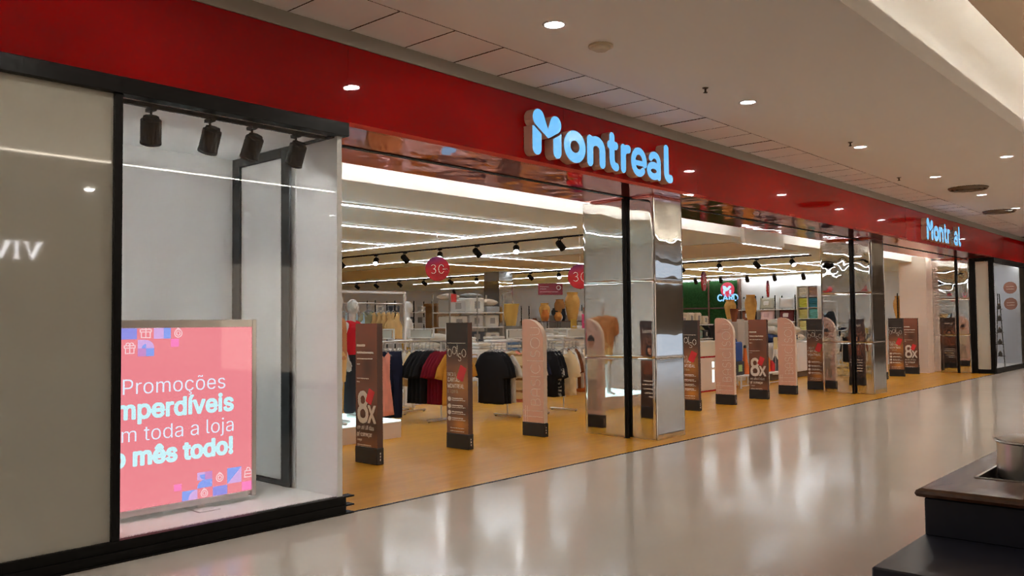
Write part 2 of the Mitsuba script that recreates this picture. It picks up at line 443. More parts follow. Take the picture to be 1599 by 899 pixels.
part(w, 'glass', trimesh.Trimesh([(27.16, 0.0, 0.14), (31.4, 0.0, 0.14), (31.4, 0.0, 3.16), (27.16, 0.0, 3.16)], [[0, 1, 2], [0, 2, 3]]), 'glass_pane')
part(w, 'display_floor', box(27.16, 31.4, 0.06, 1.55, 0.1, 0.14), 'white_paint')
part(w, 'back_panel', box(27.12, 31.4, 1.0, 1.03, 0.14, 3.3), 'vc_satin', color=lin(205, 207, 212))
part(w, 'display_ceiling', box(27.16, 31.4, 0.06, 1.0, 3.25, 3.28), 'white_paint')
part(w, 'light_strip', box(27.3, 31.2, 0.10, 0.14, 3.22, 3.25), 'white_paint', emit=(80, 84, 90))  # unseen strip, added to brighten the inside of this window
for (y_, z_, lb) in ((0.28, 2.53, 'round terracotta sticker, upper one in the far right display window'), (0.28, 2.02, 'round terracotta sticker, lower one in the far right display window')):
    t = thing('round_sticker', lb, 'sticker')
    part(t, 'disc', frame(extr(Point(0, 0).buffer(0.19, 24), 0.006), (30.6, y_, z_), (0, -1, 0), ZUP), 'vc_satin', color=lin(165, 105, 84))
    part(t, 'lettering', cat(*[frame(extr(sbox(-0.11, s_, 0.11, s_ + 0.03), 0.003), (30.594, y_, z_), (0, -1, 0), ZUP) for s_ in (0.02, -0.06)]), 'vc_satin', color=lin(205, 160, 140), kind='stuff')
t = thing('display_stand', 'slender black wire stand with small dark goods in the far right display window', 'display stand')
for ya, yb in ((0.21, 0.30), (0.17, 0.08)): part(t, 'leg', tube((28.6, ya, 2.3), (28.6, yb, 0.14), 0.012, 6), 'black_metal')
for i_, z_ in enumerate((0.45, 0.80, 1.15, 1.50, 1.85)):
    h_ = 0.12 - z_ * 0.035
    part(t, 'tray', box(28.45, 28.75, 0.19 - h_, 0.19 + h_, z_ - 0.012, z_), 'black_metal')
    k_ = thing('small_goods', f'small dark item on the black wire stand, {("lowest", "second lowest", "middle", "second highest", "highest")[i_]} tray', 'small item')
    part(k_, 'body', moved(lathe([(0, 0), (0.05, 0), (0.06, 0.06), (0.03, 0.12), (0, 0.13)], 14), 28.6, 0.19, z_), 'vc_satin', 40, color=lin(50, 44, 40))
    part(k_, 'cap', moved(lathe([(0, 0.12), (0.025, 0.12), (0.02, 0.15), (0, 0.155)], 12), 28.6, 0.19, z_), 'vc_satin', 40, color=lin(120, 96, 70))

# ------------------------------------------------------------------ downlights, detectors, vents in the mall ceiling
_ringm = lathe([(0.082, 0), (0.105, 0), (0.102, -0.006), (0.086, -0.008), (0.082, 0)], 28)
RING = shared(_ringm, 40)
LENS = moved(trimesh.creation.cylinder(0.083, 0.006, sections=28), 0, 0, -0.002)
dl = [(-8.7, -1.4), (-5.1, -1.4), (-1.55, -1.4), (2.03, -1.4), (5.61, -1.4), (9.19, -1.41), (12.77, -1.43), (16.45, -1.45), (19.6, -1.48), (22.6, -1.5), (26.4, -1.5), (30.0, -1.5), (15.2, -2.84)]
nm = {4: 'largest and nearest ceiling downlight, above the lit sign', 5: 'second nearest ceiling downlight', 6: 'third ceiling downlight from the camera, beside a sprinkler', 7: 'fourth ceiling downlight, before the round air vent', 8: 'ceiling downlight directly past the round air vent', 9: 'farthest downlight in the row, near the right edge', 12: 'single downlight out of the row, near the cove at right'}
for i, (x_, y_) in enumerate(dl):
    t = thing('ceiling_downlight', nm.get(i, 'round recessed ceiling downlight outside the frame'), 'ceiling light', 'mall downlights')
    part(t, 'trim_ring', RING, 'white_paint', tw=at(x_, y_, 4.14))
    part(t, 'lens', mikit.ply(LENS, None, 30), 'white_paint', emit=L_DOWN, tw=at(x_, y_, 4.14))
for x_ in (-4.5, 1.0, 6.5, 12, 17.5, 23):
    t = thing('ceiling_downlight', 'round recessed downlight on the far side of the mall, seen only as a reflection', 'ceiling light', 'mall downlights')
    part(t, 'trim_ring', RING, 'white_paint', tw=at(x_, -10.4, 4.14))
    part(t, 'lens', mikit.ply(LENS, None, 30), 'white_paint', emit=L_DOWN, tw=at(x_, -10.4, 4.14))
t = thing('smoke_detector', 'round white smoke detector beside the nearest downlight', 'smoke detector')
part(t, 'base', moved(lathe([(0, 0), (0.115, 0), (0.115, -0.018), (0, -0.018)], 28), 6.34, -1.36, 4.14), 'vc_satin', 30, color=lin(205, 188, 160))
part(t, 'cap', moved(lathe([(0, -0.05), (0.06, -0.05), (0.085, -0.035), (0.092, -0.018), (0, -0.018)], 28), 6.34, -1.36, 4.14), 'vc_satin', 30, color=lin(205, 188, 160))
for x_, y_, lb in ((8.3, -1.35, 'small sprinkler head above the lit sign, nearest one'), (12.34, -1.44, 'small sprinkler head next to the third downlight'), (16.08, -0.94, 'tiny sprinkler head before the fourth downlight')):
    t = thing('sprinkler_head', lb, 'sprinkler')
    part(t, 'escutcheon', moved(lathe([(0, 0), (0.035, 0), (0.03, -0.008), (0, -0.012)], 16), x_, y_, 4.14), 'vc_satin', 30, color=lin(90, 78, 66))
    part(t, 'nozzle', cat(tube((x_, y_, 4.13), (x_, y_, 4.09), 0.011), tube((x_, y_, 4.09), (x_, y_, 4.084), 0.024, 12)), 'vc_satin', color=lin(60, 50, 42))
for x_, y_, lb in ((18.34, -1.53, 'round dark air vent in the ceiling between the far downlights'), (22.9, -1.1, 'round dark air vent cut by the right edge of the picture')):
    t = thing('ceiling_vent', lb, 'air vent')
    part(t, 'backing', moved(trimesh.creation.cylinder(0.36, 0.012, sections=36), x_, y_, 4.136), 'vc_satin', color=lin(70, 58, 46))
    for r_ in (0.36, 0.28, 0.20, 0.12):
        part(t, 'ring', moved(lathe([(r_ - 0.05, -0.035), (r_ - 0.012, -0.005), (r_, -0.005), (r_ - 0.03, -0.045), (r_ - 0.05, -0.035)], 36), x_, y_, 4.14), 'vc_satin', 30, color=lin(120, 102, 84))

# ------------------------------------------------------------------ lit sign letters
XH = 0.37


def logo_letters(x_):
    """(name, polygon) in metres, baseline 0, M starting at x = 0; rounded strokes"""
    s = 0.118
    out = []
    heart = unary_union([LineString([(0.10, 0.42), (0.27, 0.285)]).buffer(0.098, resolution=8), LineString([(0.40, 0.405), (0.27, 0.285)]).buffer(0.098, resolution=8)])
    pts = [(0.02, 0.36), (0.27, 0.205), (0.485, 0.365), (0.27, 0.40)]
    heart = unary_union([Point(0.105, 0.405).buffer(0.098, 10), Point(0.395, 0.375).buffer(0.098, 10)])
    tip = Point(0.265, 0.235).buffer(0.03, 8)
    a, b = Point(0.105, 0.405).buffer(0.098, 10), Point(0.395, 0.375).buffer(0.098, 10)
    heart = unary_union([unary_union([a, tip]).convex_hull, unary_union([b, tip]).convex_hull])
    out.append(('heart', heart))
    gap = heart.buffer(0.025, resolution=6)
    l1 = unary_union([LineString([(0.075, 0.075), (0.075, 0.32)]).buffer(0.075, resolution=6)]).difference(gap)
    l2 = unary_union([LineString([(0.42, 0.075), (0.42, 0.32)]).buffer(0.072, resolution=6)]).difference(gap)
    big = lambda g: max(getattr(g, 'geoms', [g]), key=lambda q: q.area)
    l1 = big(l1.intersection(sbox(-0.1, -0.1, 0.26, 0.31)))
    l2 = big(l2.intersection(sbox(0.28, -0.1, 0.6, 0.31)))
    out += [('stem', l1), ('stem', l2)]
    h = s / 2
    X = XH
    o = lambda cx, w_: LineString(arc(cx, X / 2, w_ / 2 - h, X / 2 - h, 0, 360, 40)).buffer(h)
    out.append(('letter_o', o(0.735, 0.40)))
    n0 = 1.02
    out.append(('letter_n', stroke([[(n0, h), (n0, X - h)], [(n0, X * 0.50)] + arc(n0 + 0.12, X - h - 0.10, 0.12, 0.10, 170, 0) + [(n0 + 0.24, h)]], s)))
    t0 = 1.455
    out.append(('letter_t', stroke([[(t0, XH + 0.045), (t0, 0.15)] + arc(t0 + 0.075, 0.15, 0.075, 0.15 - h, 180, 280), [(t0 - 0.045, X - h), (t0 + 0.075, X - h)]], s * 0.9)))
    r0 = 1.69
    out.append(('letter_r', stroke([[(r0, h), (r0, X - h)], [(r0, X * 0.50)] + arc(r0 + 0.10, X - h - 0.09, 0.10, 0.09, 175, 85)], s * 0.92)))
    e0, he = 2.03, 0.047
    out.append(('letter_e', unary_union([stroke([[(e0 - 0.12, X / 2 - 0.012), (e0 + 0.115, X / 2 - 0.012)]], 0.07), stroke([arc(e0, X / 2, 0.128, X / 2 - he, -8, 312, 34)], 2 * he)])))
    a0 = 2.395
    out.append(('letter_a', stroke([arc(a0 - 0.01, X - 0.047 - 0.09, 0.10, 0.09, 150, 0) + [(a0 + 0.09, 0.047)], arc(a0 - 0.03, 0.118, 0.115, 0.072, 0, 360, 30)], 0.092)))
    l0 = 2.665
    out.append(('letter_l', stroke([[(l0, 0.44), (l0, 0.13)] + arc(l0 + 0.075, 0.13, 0.075, 0.13 - h, 180, 290)], s * 0.98)))
    return out


def sign(x_, label, dead=None):
    t = thing('lit_sign', label, 'sign')
    for nm_, g in logo_letters(x_):
        g = g.simplify(0.0015)
        f = frame(extr(g.buffer(-0.004), 0.006), (x_, -0.1225, 3.372), (1, 0, 0), ZUP)
        if nm_ == dead: q_ = part(t, nm_, f, 'vc_satin', color=lin(70, 62, 58), label='unlit letter')
        else: q_ = part(t, nm_, f, 'dark_face', emit=(0.13, 0.50, 0.95))
        part(q_, 'return', frame(extr(g, 0.118), (x_, -0.004, 3.372), (1, 0, 0), ZUP), 'vc_satin', color=lin(196, 156, 136))
    return t


sign(6.81, 'large lit pale blue store lettering with a heart-topped first letter, over the first bay')
sign(20.56, 'distant lit pale blue store lettering with one dark letter, far along the fascia', 'letter_e')
# reflected shop name across the walkway
t = thing('shop_letters', 'white serif letters seen as a reflection in the taupe panel at left', 'sign')


def serif_v(w_, h_):
    a = Polygon([(0.04 * w_, h_), (0.26 * w_, h_), (0.56 * w_, 0.16 * h_), (0.52 * w_, 0), (0.46 * w_, 0)])
    b = Polygon([(0.80 * w_, h_), (0.87 * w_, h_), (0.53 * w_, 0), (0.47 * w_, 0)])
    return unary_union([a, b, sbox(-0.04 * w_, 0.955 * h_, 0.36 * w_, h_), sbox(0.66 * w_, 0.955 * h_, 1.0 * w_, h_)])


def serif_i(w_, h_):
    return unary_union([sbox(0.35 * w_, 0, 0.65 * w_, h_), sbox(0.1 * w_, 0, 0.9 * w_, 0.05 * h_), sbox(0.1 * w_, 0.955 * h_, 0.9 * w_, h_)])


for nm_, g, x_ in (('letter_v', serif_v(0.36, 0.33), 6.26), ('letter_i', serif_i(0.16, 0.33), 5.88), ('letter_v', serif_v(0.36, 0.33), 5.71)):
    part(t, nm_, frame(extr(g, 0.03), (x_, -11.998, 2.91), (-1, 0, 0), ZUP), 'white_paint', emit=(14, 14, 15))

# ------------------------------------------------------------------ lit poster screen in the window
SY = 0.46
t = thing('lit_poster_screen', 'pink lit promotion screen standing in the left display window', 'screen')
part(t, 'frame', cat(bev(2.18, 2.24, SY, SY + 0.07, 0.185, 1.645, 0.003), bev(3.857, 3.897, SY, SY + 0.07, 0.185, 1.645, 0.003), bev(2.24, 3.857, SY, SY + 0.07, 1.582, 1.645, 0.003), bev(2.24, 3.825, SY, SY + 0.07, 0.185, 0.233, 0.003)), 'steel', label='brushed grey frame')
part(t, 'back', box(2.2, 3.86, SY + 0.03, SY + 0.06, 0.2, 1.63), 'white_paint')
SF = part(t, 'face', box(2.24, 3.857, SY + 0.012, SY + 0.03, 0.233, 1.582), 'dark_face', emit=(0.88, 0.235, 0.275), label='glowing pink face')
for x_ in (2.62, 3.42):
    part(t, 'foot', bev(x_ - 0.09, x_ + 0.09, SY - 0.12, SY + 0.16, 0.15, 0.158, 0.003), 'vc_satin', color=lin(225, 222, 220))
    part(t, 'foot_stem', box(x_ - 0.03, x_ + 0.03, SY + 0.02, SY + 0.05, 0.158, 0.19), 'vc_satin', color=lin(225, 222, 220))


def scr(name, g, x_, z_, em, d=0.003):
    return part(SF, name, frame(extr(g, d), (x_, SY + 0.012, z_), (1, 0, 0), ZUP), 'dark_face', emit=em)


TXT = (0.80, 0.90, 1.05)
TXB = (0.62, 0.95, 1.0)


def fit(text, x0, x1, z_, bold, grow, name):
    g = glyphs(text, 0.1, bold)
    b = g.bounds
    s = (x1 - x0) / (b[2] - b[0])
    g = affinity.translate(affinity.scale(g, s, s, origin=(0, 0)), -b[0] * s, 0)
    if bold: g = g.buffer(-0.004, resolution=4).buffer(0.008 + grow, resolution=5).buffer(-0.004, resolution=4).simplify(0.0005)
    elif grow: g = g.buffer(grow, resolution=3)
    scr(name, g, x0, z_, em=TXB if bold else TXT)


fit('Promoções', 2.79, 3.619, 1.089, False, -0.0016, 'text_row')
fit('imperdíveis', 2.695, 3.691, 0.908, True, 0.003, 'text_row')
fit('em toda a loja', 2.69, 3.694, 0.737, False, -0.0018, 'text_row')
fit('o mês todo!', 2.715, 3.685, 0.56, True, 0.005, 'text_row')
PUR, LIL, PNK, BLU, MAU = (0.27, 0.28, 0.80), (0.68, 0.42, 0.80), (1.0, 0.22, 0.55), (0.24, 0.36, 0.90), (0.6, 0.26, 0.6)


def tile(x0, x1, z0, z1, em): scr('colour_tile', sbox(0, 0, x1 - x0, z1 - z0), x0, z0, em)


def qc(x_, z_, s, k, em, d=0.0045):
    c_ = {0: (0, 0), 1: (s, 0), 2: (s, s), 3: (0, s)}[k]
    scr('colour_tile', Point(*c_).buffer(s, 12).intersection(sbox(0, 0, s, s)), x_, z_, em, d)


tile(2.776, 2.892, 1.50, 1.582, PUR); tile(3.023, 3.10, 1.50, 1.582, LIL); tile(3.10, 3.156, 1.50, 1.582, BLU)
tile(2.70, 2.776, 1.36, 1.50, PUR); tile(3.158, 3.222, 1.435, 1.497, PNK)
tile(2.90, 2.963, 1.43, 1.495, LIL); qc(2.963, 1.43, 0.062, 0, LIL); tile(2.963, 3.025, 1.37, 1.43, BLU); tile(2.90, 2.963, 1.37, 1.43, MAU); qc(2.93, 1.43, 0.033, 1, BLU)
tile(3.38, 3.443, 0.376, 0.437, LIL); tile(3.443, 3.506, 0.376, 0.437, MAU); qc(3.38, 0.315, 0.062, 1, BLU); tile(3.443, 3.506, 0.315, 0.376, BLU); qc(3.40, 0.376, 0.043, 2, BLU)
tile(3.638, 3.764, 0.314, 0.438, BLU); scr('colour_tile', Polygon([(0, 0), (0.126, 0), (0.126, 0.124)]), 3.638, 0.314, LIL, 0.0045)
tile(3.255, 3.381, 0.235, 0.309, BLU); qc(3.306, 0.235, 0.074, 1, LIL); tile(3.513, 3.638, 0.235, 0.308, PUR); tile(3.77, 3.855, 0.24, 0.31, PNK); tile(3.19, 3.25, 0.32, 0.372, PNK)


def icon_gift(s):
    return unary_union([stroke([[(0.1, 0), (0.9, 0), (0.9, 0.5), (0.1, 0.5), (0.1, 0)], [(0, 0.5), (1, 0.5), (1, 0.72), (0, 0.72), (0, 0.5)], [(0.5, 0), (0.5, 0.72)], arc(0.32, 0.84, 0.17, 0.13, 0, 360), arc(0.68, 0.84, 0.17, 0.13, 0, 360)], 0.09)])


def icon_bell(s):
    return stroke([arc(0.5, 0.45, 0.4, 0.4, 0, 360, 20), arc(0.5, 0.45, 0.2, 0.2, 0, 360, 16), [(0.3, 0.85), (0.5, 1.0), (0.7, 0.85)]], 0.1)


def icon_bag(s):
    return stroke([[(0.1, 0), (0.9, 0), (0.85, 0.6), (0.15, 0.6), (0.1, 0)], arc(0.5, 0.6, 0.2, 0.3, 0, 180), [(0.25, 0.3), (0.75, 0.3)]], 0.09)


for g, x_, z_, s in ((icon_gift(1), 2.80, 1.395, 0.08), (icon_gift(1), 2.918, 1.51, 0.085), (icon_bell(1), 3.18, 1.505, 0.075), (icon_bell(1), 3.535, 0.34, 0.075), (icon_bag(1), 3.785, 0.345, 0.085), (icon_bell(1), 3.405, 0.237, 0.07)):
    scr('icon', affinity.scale(g, s, s, origin=(0, 0)), x_, z_, (0.95, 0.62, 0.66))


# ================================================================== inside the store: lights
def led(label, x0, x1, y0, y1, z=3.25):
    t = thing('linear_light', label, 'ceiling light', 'linear lights on the store ceiling')
    part(t, 'housing', box(x0, x1, y0, y1, z - 0.022, z), 'white_paint')
    b = 0.006
    part(t, 'diffuser', box(x0 + b, x1 - b, y0 + b, y1 - b, z - 0.036, z - 0.022), 'white_paint', emit=L_LED)


h = 0.035
for x_, y0, y1, lb in ((11.62, 3.0, 11.0, 'long linear light running into the store, nearest one, behind the first bay'), (14.92, 5.2, 14.5, 'second linear light running into the store'),
                       (20.78, 2.72, 22.0, 'third linear light running into the store, past the first mirrored column'), (23.9, 3.6, 21.0, 'fourth linear light running into the store'), (28.35, 5.4, 24.0, 'fifth linear light running into the store, near the pillow shelves')):
    led(lb, x_ - h, x_ + h, y0, y1)
for y_, lb in ((3.5, 'cross linear light nearest the bulkhead, upper left of the first bay'), (5.5, 'second cross linear light from the bulkhead'), (7.75, 'third cross linear light, shortest in view at the left')):
    led(lb, 6.2, 11.5, y_ - h, y_ + h)
for y_ in (4.35, 6.08, 7.9, 9.9, 12.2):
    led(f'cross linear light deep in the store, {["first", "second", "third", "fourth", "fifth"][(4.35, 6.08, 7.9, 9.9, 12.2).index(y_)]} of its ladder above the sign CARD', 24.0, 27.75, y_ - h, y_ + h)
for y_ in (8.6, 11.2):
    led('cross linear light between the second and third long lights, ' + ('nearer one' if y_ < 9 else 'farther one'), 15.1, 20.6, y_ - h, y_ + h)
led('linear light washing the right store wall above the green panel', 30.72, 30.80, 5.0, 13.4, 3.25)
led('short linear light under the white box behind the bulkhead', 15.75, 17.5, 1.93, 1.98, 3.15)
t = thing('ceiling_box', 'white dropped box under the bulkhead with a bright lower edge', 'ceiling box')
part(t, 'body', box(15.7, 17.55, 1.90, 1.984, 3.15, 3.75), 'white_paint')
t = thing('ceiling_beam', 'shallow ceiling step running into the store above the red hanging discs', 'ceiling beam')
part(t, 'body', box(16.55, 19.9, 2.6, 24.0, 3.235, 3.249), 'vc_matte', color=lin(205, 196, 180))

SPB = shared(lathe([(0, 0.095), (0.036, 0.095), (0.038, 0.075), (0.046, 0.075), (0.048, 0.07), (0.048, -0.078), (0.0425, -0.078), (0.0425, -0.03), (0, -0.03)], 20), 30)
SPL = moved(trimesh.creation.cylinder(0.042, 0.006, sections=18), 0, 0, -0.035)
SPR = shared(lathe([(0.043, -0.082), (0.0495, -0.082), (0.0495, -0.066), (0.0478, -0.066), (0.043, -0.078), (0.043, -0.082)], 18), 30)


def spot(x_, y_, ztop, label, lit, az, tilt=0.6, drop=0.15, group='track spotlights in the store', sc=1.0, emit=None, flush=0.0):
    t = thing('track_spotlight', label, 'spotlight', group)
    part(t, 'adapter', box(x_ - 0.02, x_ + 0.02, y_ - 0.05, y_ + 0.05, ztop - 0.025, ztop), 'black_metal')
    part(t, 'stem', tube((x_, y_, ztop - 0.02), (x_, y_, ztop - drop + 0.03), 0.009), 'black_metal')
    w_ = T().translate([x_, y_, ztop - drop]).rotate([0, 0, 1], math.degrees(az)).rotate([1, 0, 0], math.degrees(tilt)).scale([sc, sc, min(sc, 1.15)])
    flush = flush or (0.042 if lit else 0.0)
    hd = part(t, 'head', SPB, 'black_metal', tw=w_)
    part(hd, 'bezel', SPR, 'black_metal', tw=w_)
    if lit: part(hd, 'lens', mikit.ply(moved(SPL, 0, 0, -flush), None, 30), 'white_paint', emit=emit or L_SPOT, tw=w_, label='lit lens')
    else: part(hd, 'lens', mikit.ply(SPL, None, 30), 'black_metal', tw=w_)


def track(label, x_, y0, y1, z=3.25):
    t = thing('lighting_track', label, 'lighting track')
    part(t, 'rail', box(x_ - 0.018, x_ + 0.018, y0, y1, z - 0.03, z), 'black_metal')


track('black lighting track with the nearest row of spotlights', 12.9, 3.2, 13.5)
track('second black lighting track, deep in the store', 21.42, 2.9, 22.5)
track('third black lighting track before the green panel and pillow shelves', 28.72, 5.4, 24)
o_ = ['first', 'second', 'third', 'fourth', 'fifth', 'sixth', 'seventh', 'eighth', 'ninth', 'tenth', 'eleventh', 'twelfth', 'thirteenth', 'fourteenth', 'fifteenth', 'sixteenth', 'seventeenth', 'eighteenth']
for i, y_ in enumerate((4.35, 5.5, 6.6, 7.75, 8.9, 9.95, 11.3)):
    spot(12.9, y_, 3.22, f'black track spotlight on the nearest track, {o_[i]} from the mirrored column' + (', lit' if i in (1, 3, 5) else ', unlit'), i in (1, 3, 5), 2.3 if i % 2 else -1.9, 0.95 if i % 2 else 0.75, sc=1.35)
for i, y_ in enumerate((3.4, 4.4, 5.5, 6.7, 8.0, 9.9, 11.2, 12.4, 13.5, 14.9, 16.2, 17.6, 19.0, 20.4, 21.6)):
    spot(21.42, y_, 3.22, f'black track spotlight on the second track, {o_[i]} counted into the store' + (', lit' if i in (0, 2, 6, 9) else ', unlit'), i in (0, 2, 6, 9), 2.4 if i in (0, 2, 6, 9) else -1.9, 0.9, sc=1.35)
for i, y_ in enumerate((6.2, 7.25, 8.3, 9.35, 10.4, 15.9, 23.5)):
    spot(28.72, y_, 3.22, f'black track spotlight before the right wall, {o_[i]} from the entrance, unlit', False, -1.4, 0.7, sc=1.35)

# heads in the display window
t = thing('lighting_track', 'black track under the display window ceiling', 'lighting track')
part(t, 'rail', box(2.6, 4.34, 0.115, 0.15, 3.18, 3.21), 'black_metal')
for i, (x_, az, tl) in enumerate(((2.83, -0.42, 0.5), (3.29, -0.05, 0.5), (3.65, 0.0, 0.55), (4.06, -0.05, 0.5))):
    spot(x_, 0.132, 3.18, f'large black cylinder spotlight in the display window, {o_[i]} from the left', True, az, tl, 0.17, 'spotlights in the display window', 1.5, L_VIT, 0.042)

# ------------------------------------------------------------------ totems
BR_D, BR_M, BR_L = lin(54, 40, 33), lin(122, 76, 54), lin(206, 138, 56)


def grid_panel(y0, y1, z0, z1, x_, ny=14, nz=60, d=0.004, sgn=-1):
    """thin slab facing sgn*x"""
    m = box(min(x_, x_ - sgn * d), max(x_, x_ - sgn * d), y0, y1, z0, z1)
    return m.subdivide_to_size(0.045)


def brown_art(kind):
    def col(v):
        u = (v[:, 1] - v[:, 1].min()) / np.ptp(v[:, 1])
        h_ = v[:, 2] / 1.6
        sm = lambda a, b: np.clip((h_ - a) / (b - a), 0, 1)
        c0 = np.tile(BR_M, (len(v), 1))
        if kind == 'offer':
            c0 = c0 * (1 - sm(0.75, 0.95)[:, None]) + lin(142, 84, 62) * sm(0.75, 0.95)[:, None]
            dk = np.exp(-((h_ - 0.68) / 0.09) ** 2 - ((u - 0.45) / 0.25) ** 2)[:, None] * 0.5 + np.exp(-((h_ - 0.27) / 0.11) ** 2)[:, None] * 0.75
            c0 = c0 * (1 - dk) + lin(38, 28, 26) * dk
            gl = np.exp(-((h_ - 0.12) / 0.07) ** 2 - ((u - 0.4) / 0.5) ** 2)[:, None] * 0.6
            c0 = c0 * (1 - gl) + lin(140, 92, 56) * gl
        else:
            c0 = c0 * (1 - sm(0.62, 0.8)[:, None]) + lin(50, 38, 31) * sm(0.62, 0.8)[:, None]
            gl = np.exp(-((h_ - 0.19) / 0.06) ** 2 - ((u - 0.35) / 0.35) ** 2)[:, None] + 0.65 * np.exp(-((h_ - 0.50) / 0.12) ** 2 - ((u - 0.3) / 0.45) ** 2)[:, None]
            gl = np.clip(gl, 0, 1)
            c0 = c0 * (1 - gl) + BR_L * gl
            dk = np.exp(-((h_ - 0.31) / 0.06) ** 2)[:, None] * 0.45
            c0 = c0 * (1 - dk) + lin(40, 30, 26) * dk
        return c0
    return col


WHITE_INK = lin(236, 228, 218)


class Print:
    """flat print on a totem: collects lettering by colour; u runs to the right, v up, in metres"""

    def __init__(self, t, x_, yl, sgn):
        self.t, self.x, self.yl, self.sgn, self.m = t, x_, yl, sgn, {}

    def add(self, g, u, v, name='lettering', col=WHITE_INK, d=0.0012):
        m = frame(extr(g, d), (self.x, self.yl + self.sgn * u, v), (0, self.sgn, 0), ZUP)
        self.m.setdefault((name, tuple(col)), []).append(m)

    def bar(self, u, v, w_, h_, **k): self.add(sbox(0, 0, w_, h_), u, v, **k)

    def text(self, s, u, v, h_, bold=False, w_=None, rot=0, **k):
        g = glyphs(s, h_, bold)
        b = g.bounds
        g = affinity.translate(g, -b[0], 0)
        if w_: g = affinity.scale(g, w_ / (b[2] - b[0]), 1, origin=(0, 0))
        self.add(g.simplify(h_ * 0.01), u, v, **k)

    def done(self):
        for (name, col), ms in self.m.items():
            part(self.t, name, cat(*ms), 'vc_satin', color=np.array(col), kind='stuff' if name in ('fine_print', 'lettering', 'bullet', 'figure', 'stripe') else None)


def thin_letters():
    A = lambda *a: arc(*a)
    L = {}
    L['B'] = [[(0.05, 0), (0.05, 1)], [(0.05, 1), (0.35, 1)] + A(0.35, 0.76, 0.24, 0.24, 90, -90) + [(0.05, 0.52)], [(0.35, 0.52)] + A(0.37, 0.26, 0.28, 0.26, 90, -90) + [(0.05, 0)]]
    L['A'] = [[(0.02, 0), (0.02, 0.62)] + A(0.36, 0.62, 0.34, 0.38, 180, 0) + [(0.70, 0)], [(0.02, 0.36), (0.70, 0.36)]]
    L['S'] = [A(0.32, 0.75, 0.27, 0.25, 30, 270, 16) + A(0.32, 0.25, 0.30, 0.25, 90, -150, 16)]
    L['I'] = [[(0.05, 0), (0.05, 1)]]
    L['C'] = [A(0.48, 0.5, 0.46, 0.5, 50, 310, 20)]
    L['O'] = [A(0.5, 0.5, 0.5, 0.5, 0, 360, 28)]
    L['U'] = [[(0.05, 1), (0.05, 0.38)] + A(0.40, 0.38, 0.35, 0.38, 180, 360) + [(0.75, 1)]]
    L['|'] = [[(0.12, -0.38), (0.12, 1.38)]]
    L['b'] = [[(0.03, 1.45), (0.03, 0.5)], A(0.42, 0.5, 0.39, 0.5, 0, 360, 24)]
    L['l'] = [[(0.04, 0), (0.04, 1.5)]]
    L['o'] = [A(0.42, 0.5, 0.40, 0.5, 0, 360, 24)]
    L['s'] = [A(0.30, 0.75, 0.26, 0.25, 30, 270, 14) + A(0.30, 0.25, 0.28, 0.25, 90, -150, 14)]
    return L


TL = thin_letters()
TW = dict(B=0.66, A=0.74, S=0.64, I=0.12, C=0.86, O=1.0, U=0.82, b=0.84, l=0.1, o=0.86, s=0.6)
TW['|'] = 0.24


def thin_word(word, h_, w_, gap=0.22, offs=None):
    x_, gs = 0, []
    for i, ch in enumerate(word):
        dy = offs[i] if offs else 0
        gs.append(stroke([[(x_ + a, b + dy) for a, b in l] for l in TL[ch]], w_ / h_))
        x_ += TW[ch] + gap
    return affinity.scale(unary_union(gs), h_, h_, origin=(0, 0)), (x_ - gap) * h_


def card(s=1.0):
    r = affinity.rotate(sbox(-0.045, -0.07, 0.045, 0.07).buffer(-0.01).buffer(0.01), -24, origin=(0, 0))
    return affinity.scale(r, s, s, origin=(0, 0))


RED_INK = lin(222, 52, 56)
W_, D_ = 0.385, 0.085


